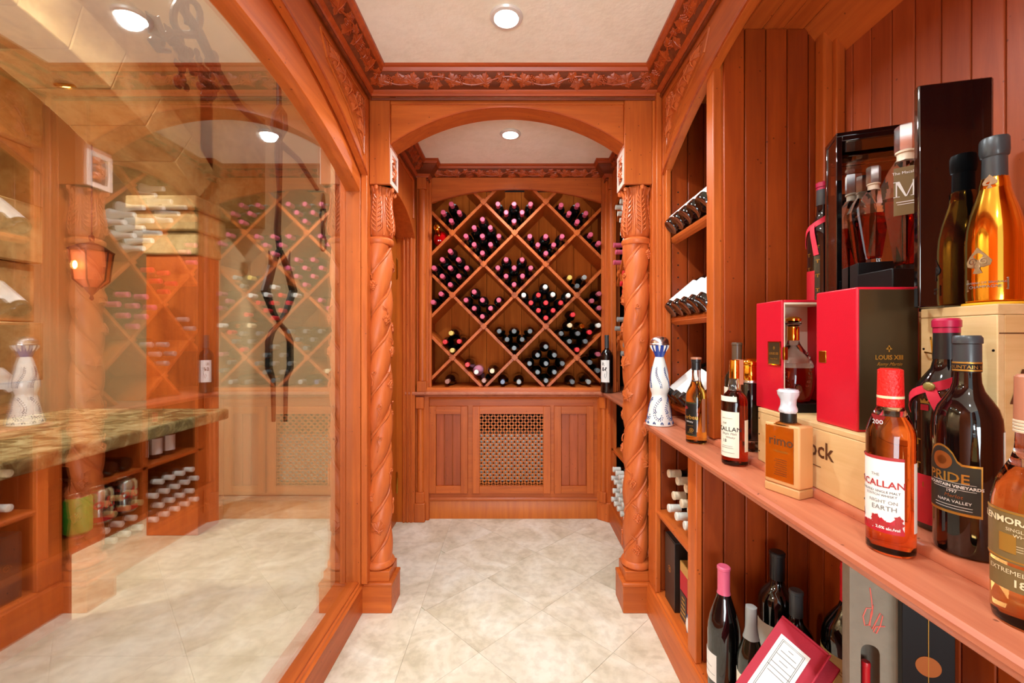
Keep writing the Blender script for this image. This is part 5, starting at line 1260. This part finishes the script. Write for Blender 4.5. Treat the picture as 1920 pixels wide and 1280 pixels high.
# grey paper gift box with an arched cut-out
YW = -math.radians(25)
e = tag(empty('gift_box', (.730, .930, ZB), (0, 0, YW)), 'grey handmade paper gift box with coral scribble and arched cut-out', 'box')
W = .086; hb = .56; dp = .058; cx_ = .036; cr_ = .0165
MB().box(0, cx_-cr_, 0, .004, 0, hb).box(cx_+cr_, W, 0, .004, 0, hb).strip([(x, z) for x, z in arc(cx_, cr_, .380, .0160, 14)], [(x, hb) for x, z in arc(cx_, cr_, .380, .0160, 14)], 'y', 0, .004).build('front_panel', 'felt_paper', e)
MB().box(0, .004, .0042, dp, 0, hb).build('side_panel', 'felt_paper', e); MB().box(W-.004, W, .0042, dp, 0, hb).build('side_panel', 'felt_paper', e)
MB().box(.0045, W-.0045, dp-.004, dp, 0, hb).build('back_panel', 'felt_paper', e); MB().box(0, W, 0, dp, hb+.0005, hb+.005).build('top_panel', 'felt_paper', e)
SQ = [(1634, 1104), (1637, 1125), (1638, 1140), (1628, 1142), (1622, 1158), (1625, 1174), (1632, 1172), (1638, 1150), (1640, 1134), (1636, 1150), (1634, 1172), (1638, 1178), (1646, 1160), (1652, 1146), (1656, 1150), (1652, 1168), (1645, 1184), (1640, 1182), (1644, 1172), (1660, 1168)]
MB().tube([(cx_+(x-1635)*.00098, -.001, .464-(y-1150)*.00118) for x, y in SQ], .0011, 6).build('scribble', 'ink_coral', e)
b_ = simple_bottle((.730+.036*math.cos(YW)-.030*math.sin(YW), .930+.036*math.sin(YW)+.030*math.cos(YW), ZB), (0, 0, 0), 'red', 'bord', .019, .34, n=20, body='red_glaze'); tag(b_, 'slim red bottle inside the grey paper gift box', 'bottle')
e = tag(empty('gift_box', (.788, .868, ZB), (0, 0, YW)), 'tall black gift box with copper disc and thin vertical line', 'box')
MB().box(0, .081, 0, .022, 0, .56).build('box_body', 'black_satin', e, bevel=.001)
MB().tube([(.0405, -.0002, .398), (.0405, -.0012, .398)], .0200, 40).build('copper_disc', 'copper_disc', e)
MB().box(.0400, .0410, -.0018, -.0002, .30, .52).build('thin_line', 'ink_gold', e)
# crimson case with certificate, lid tipped open
def unp(x, y, Y): return Vector(((x-CX)*Y/F, Y, H-(y-CY)*Y/F))
e = tag(empty('document_case', (.64, 1.0, ZB)), 'crimson case leaning open in the cabinet with a framed white certificate inside its lid', 'case')
p0 = unp(1466, 1155, 1.10); p1 = unp(1548, 1244, 1.02); dn = (unp(1352, 1318, 1.035)-p0); dn = dn.normalized()
rt = (p1-p0); rt -= dn*rt.dot(dn); W_ = rt.length; rt.normalize(); L_ = .40; nn = dn.cross(rt).normalized()
if nn.y > 0: nn = -nn
org = Vector((.64, 1.0, ZB))
def slab(a0, a1, b0, b1, h0, h1): 
    vs = [p0+dn*a+rt*b+nn*h-org for a in (a0, a1) for b in (b0, b1) for h in (h0, h1)]
    return MB().add(vs, [(0, 1, 3, 2), (4, 6, 7, 5), (0, 4, 5, 1), (2, 3, 7, 6), (0, 2, 6, 4), (1, 5, 7, 3)])
L_ = min(L_, (p0.z-ZB-.004)/max(.05, -dn.z)*.98)
slab(0, L_, 0, W_, -.014, 0).build('lid', 'crimson_book', e, bevel=.002)
slab(0, L_, W_-.004, W_, 0, .018).build('lid_rim', 'crimson_book', e, bevel=.001)
slab(0, .004, 0, W_-.005, 0, .018).build('lid_rim', 'crimson_book', e, bevel=.001)
slab(.035, L_-.01, .018, W_-.026, .0004, .0014).build('certificate', 'label_white', e)
bd = MB()
for o_ in (.008, .011):
    b0, b1, a0, a1 = .018+o_, W_-.026-o_, .035+o_, L_-.01-o_
    for q in ((a0, a0+.001, b0, b1), (a1-.001, a1, b0, b1), (a0, a1, b0, b0+.001), (a0, a1, b1-.001, b1)): bd.merge(slab(*q, .0016, .0020))
bd.build('certificate_border', 'ink_grey', e)
tl = MB(); cm = (.018+W_-.026)/2
for i in range(7): wd_ = (.006, .018, .022, .010, .024, .026, .02)[i]; tl.merge(slab(.056+.011*i, .0575+.011*i, cm-wd_, cm+wd_, .0016, .0020))
tl.build('print_line', 'ink_grey', e)
def up_(x, y, Y): return unp(x, y, Y)-org
slab(.004, L_, .004, W_+.028, -.055, -.016).build('case_base', 'crimson_book', e, bevel=.002)
slab(.006, L_, W_+.0285, W_+.030, -.050, -.022).build('gold_edge', 'gold_card', e)

# ------------------------------------------------------------------ the room beyond the glass
wo = struct(MB().box(-3.46, -3.40, -1.5, 3.4, 0, 2.95).build('wall_outer', 'cream_wall'), label='cream plaster wall of the room beyond the glass')
struct(MB().box(-3.46, -.82, 3.3, 3.36, 0, 2.95).build('wall_outer_end', 'cream_wall'), label='cream end wall of the room beyond the glass')
struct(MB().box(-3.46, -.80, -1.5, 3.36, 2.90, 2.95).build('ceiling_outer', 'cream_wall'), label='ceiling of the room beyond the glass')
struct(MB().box(-.80, -.74, -1.5, 3.3, 2.42, 2.95).build('wall_over_glass', 'cream_wall'), label='wall above the arched glass seen from the next room')
struct(MB().box(-.82, -.80, 1.9, 3.3, 0, 2.95).build('wall_beside_glass', 'cream_wall'), label='wall beside the arched glass in the next room')
sa = tag(empty('stone_arch'), 'limestone block arch in the room beyond the glass', 'arch')
NA = 13; C_ = 1.35
lo = arc(C_, 1.226, 2.06, .44, NA*2); Rr = (1.226**2+.44**2)/.88; czz = 2.50-Rr
for i in range(NA):
    seg = lo[2*i:2*i+3]
    up = []
    for u, z in seg: L = math.hypot(u-C_, z-czz); up.append((C_+(u-C_)*(L+.24)/L, czz+(z-czz)*(L+.24)/L))
    MB().strip(seg, up, 'x', -2.30, -1.90).build('arch_stone', 'limestone', sa, bevel=.006)
seg = [(u, z) for u, z in lo]; up = [(C_+(u-C_)*(Rr+.24)/Rr, czz+(z-czz)*(Rr+.24)/Rr) for u, z in seg]
MB().strip(up, [(p[0], 2.90) for p in up], 'x', -2.27, -1.93).build('wall_infill', 'limestone', sa)
for y0, y1 in ((2.576, 3.3),):
    MB().box(-2.26, -1.94, y0+.04, 2.80, 0, 1.72).build('pier_panel', 'wood_z', sa, bevel=.004); MB().box(-1.938, -1.93, y0+.08, 2.76, .95, 1.62).box(-1.938, -1.93, y0+.08, 2.76, .12, .86).build('raised_panel', 'wood_z', sa, bevel=.003)
    MB().box(-2.31, -1.89, y0-.05, 2.85, 1.98, 2.06).box(-2.29, -1.91, y0-.01, 2.83, 1.86, 1.98).box(-2.27, -1.93, y0+.02, 2.81, 1.72, 1.86).build('corbel', 'limestone', sa, bevel=.012)
MB().box(-2.27, -1.93, 2.62, 3.3, 2.06, 2.90).build('pier_top', 'limestone', sa)
sp_ = tag(empty('stone_pier'), 'limestone quoin pier at the edge of the room beyond the glass', 'pier')
for k in range(9): MB().box(-3.10-.02*(k % 2), -2.70+.05*(k % 2), 2.10, 2.40, .325*k, .325*k+.320).build('pier_stone', 'limestone', sp_, bevel=.006)
e = tag(empty('arch_downlight', (-2.10, 2.00, 2.395)), 'small warm spotlight set in the underside of the stone arch', 'light')
e.rotation_euler = (.35, 0, 0)
MB().lathe([(.030, 0), (.045, 0), (.047, -.006), (.040, -.012), (.032, -.010)], 24).build('trim_ring', 'brass', e); MB().lathe([(.001, -.004), (.030, -.004), (.026, -.009), (.001, -.012)], 20).build('lamp_lens', 'warm_glow', e)
spot(-2.10, 2.0, 2.36, 14, .03, 120, (1, .75, .5))
# granite topped counter
gc = tag(empty('granite_counter'), 'granite topped counter with open wooden shelves beyond the glass', 'counter')
MB().box(-1.95, -1.25, -.9, 1.87, .855, .900).build('granite_top', 'granite', gc, bevel=.008)
for y in (1.80, 1.15, .50, -.15, -.8): MB().box(-1.90, -1.29, y, y+.03, .60, .855).build('upright', 'wood_z', gc)
MB().box(-1.90, -1.28, -.9, 1.83, .58, .60).build('shelf', 'wood_y', gc)
MB().box(-1.93, -1.90, -.9, 1.83, 0, .855).build('back_panel', 'wood_z', gc)
def can(x, y, m, label, txt=None):
    e = tag(empty('drink_can', (x, y, .6005)), label, 'can', 'drink cans on the counter shelf')
    MB().lathe([(.026, .004), (.033, .012), (.033, .108), (.027, .118)], 28).build('can_body', m, e); MB().lathe([(.024, 0), (.026, .004)], 24).build('can_base', 'can_silver', e)
    MB().lathe([(.027, .118), (.028, .121), (.027, .122), (.025, .119)], 24).build('can_lid', 'can_silver', e)
    MB().box(-.004, .004, -.006, .012, .1205, .1215).build('pull_tab', 'can_silver', e)
    if txt:
        text_on(e, txt, .05, .033, .075, face(-45), 'can_red', bold=.0015, shear=.2); patch(.033, .018, .034, face(-45), 2.5).build('colour_band', 'can_red', e)
can(-1.345, 1.385, 'can_silver', 'silver can with red lettering on the shelf beyond the glass', 'Coke'); can(-1.345, 1.475, 'can_silver', 'silver can behind the lettered one on the shelf beyond the glass', 'Coke'); can(-1.345, 1.315, 'can_green', 'green and white can on the shelf beyond the glass')
# lantern
e = tag(empty('wall_lantern', (-2.28, 2.30, 1.50)), 'copper coloured wall lantern with a glowing bulb hanging inside the stone arch', 'lantern')
MB().lathe([(.030, -.02), (.070, .02), (.085, .17), (.092, .175)], 6).build('lantern_glass', 'amber_shade', e); MB().lathe([(.095, .172), (.098, .180), (.06, .205), (.02, .222), (.008, .23), (.014, .245), (.012, .26), (.001, .27)], 6).build('lantern_roof', 'iron', e)
MB().lathe([(.001, -.09), (.010, -.08), (.006, -.06), (.028, -.03), (.034, -.018)], 6).build('lantern_finial', 'iron', e)
fr = MB()
for i in range(6): q = 2*PI*i/6; fr.tube([(.034*math.cos(q), .034*math.sin(q), -.02), (.073*math.cos(q), .073*math.sin(q), .02), (.090*math.cos(q), .090*math.sin(q), .175)], .004, 6)
fr.build('lantern_frame', 'iron', e); MB().ball((.0, -.088, .09), .014, 10, 6, (1, .3, 1.6)).build('bulb_glow', 'warm_glow', e)
MB().tube([(0, 0, .255), (0, 0, .50), (0, 0, .76)], .0035, 6).build('hanging_rod', 'iron', e)
# wrought iron ornament hanging in the next room
e = tag(empty('iron_hanger', (-.97, 1.75, 2.90)), 'dark wrought iron hanging ornament with long tongs beyond the glass', 'ironwork')
def P2(x, y, X=-.97): Y = -X*F/(CX-x); return (X+.97, Y-1.75, H+(CY-y)*Y/F-2.90)
m_ = MB().tube([(0, 0, 0), (0, 0, -.5), P2(524, 240), P2(522, 290), P2(524, 360), P2(520, 430), P2(524, 470)], [.008, .008, .012, .016, .010, .014, .010], 10)
m_.tube([P2(524, 200), P2(514, 215), P2(511, 238), P2(524, 262), P2(536, 240), P2(534, 214), P2(524, 200)], .010, 8).ball(P2(523, 232), .026, 10, 8, (.4, 1, 1.6))
for s in (-1, 1):
    m_.tube([P2(524+s*2, 470), P2(524+s*14, 500), P2(524+s*26, 545), P2(524+s*12, 585), P2(524-s*0, 605), P2(524+s*14, 622), P2(524+s*20, 640), P2(524+s*20, 690), P2(524+s*12, 712), P2(524+s*11, 790)], [.010, .016, .018, .012, .010, .012, .014, .014, .010, .008], 8)
    m_.tube([P2(524+s*14, 510), P2(524+s*20, 470)], [.012, .002], 6)
m_.build('tongs', 'iron', e)
e = tag(empty('iron_bracket', (-.97, 1.60, 2.90)), 'curved wrought iron bracket with leaf clusters and chain beyond the glass', 'ironwork')
def P3(x, y, X=-.97): Y = -X*F/(CX-x); return (X+.97, Y-1.60, H+(CY-y)*Y/F-2.90)
t0 = P3(350, 45)
MB().tube([(t0[0], t0[1], 0), (t0[0], t0[1], t0[2]*.5), t0], .007, 8).tube([P3(335, 5), P3(372, 60), P3(405, 130), P3(450, 200), P3(510, 255), P3(560, 300), P3(595, 355)], [.012, .016, .014, .012, .014, .012, .010], 9).build('curved_bar', 'iron', e)
MB().tube([P3(350+30*math.cos(t*.4)*.85, 32+34*math.sin(t*.4)) for t in range(17)], .010, 8).build('ring', 'iron', e)
MB().tube([P3(366, 66), P3(330, 62), P3(300, 68), P3(286, 78), P3(296, 92), P3(318, 96)], [.010, .010, .011, .012, .010, .006], 8).build('hook', 'iron', e)
cl_ = MB()
for i in range(34): cl_.ball(P3(random.uniform(330, 408), random.uniform(98, 166)), random.uniform(.010, .018), 8, 5, (.5, 1, 1))
for i, (x, y) in enumerate(((302, 85), (345, 90), (395, 155))): cl_.merge(leaf_mb(.07, .06, 5, .01), Matrix.Translation(P3(x, y)) @ Matrix.Rotation(PI/2, 4, 'Y') @ Matrix.Rotation(i*1.2+2, 4, 'Z'))
cl_.build('grape_leaf_cluster', 'iron', e)
ch = MB()
for i in range(4):
    c0 = P3(606, 378+26*i); h = .040
    ch.tube([(c0[0]+(.012 if i % 2 else 0)*math.sin(t*.6), c0[1]+(.014 if i % 2 == 0 else .004)*math.sin(t*.6), c0[2]+h*math.cos(t*.6)) for t in range(12)], .0055, 7)
ch.build('chain', 'iron', e)
# rolled mesh tube lying on the floor beyond the glass
e = tag(MB().lathe([(.040, 0), (.043, .002), (.050, .26), (.047, .262), (.044, .255), (.037, .01)], 28).build('rolled_sleeve', 'mesh_tube', loc=(-1.17, 1.22, .052), rot=(PI/2+.0, 0, -.25)), 'rolled mesh sleeve lying on the floor beyond the glass', 'tube')
struct(MB().box(1.1, 1.14, -1.6, 3.26, 0, 2.95).build('wall_side', 'cream_wall'), label='plain wall behind the bottle bookcase')
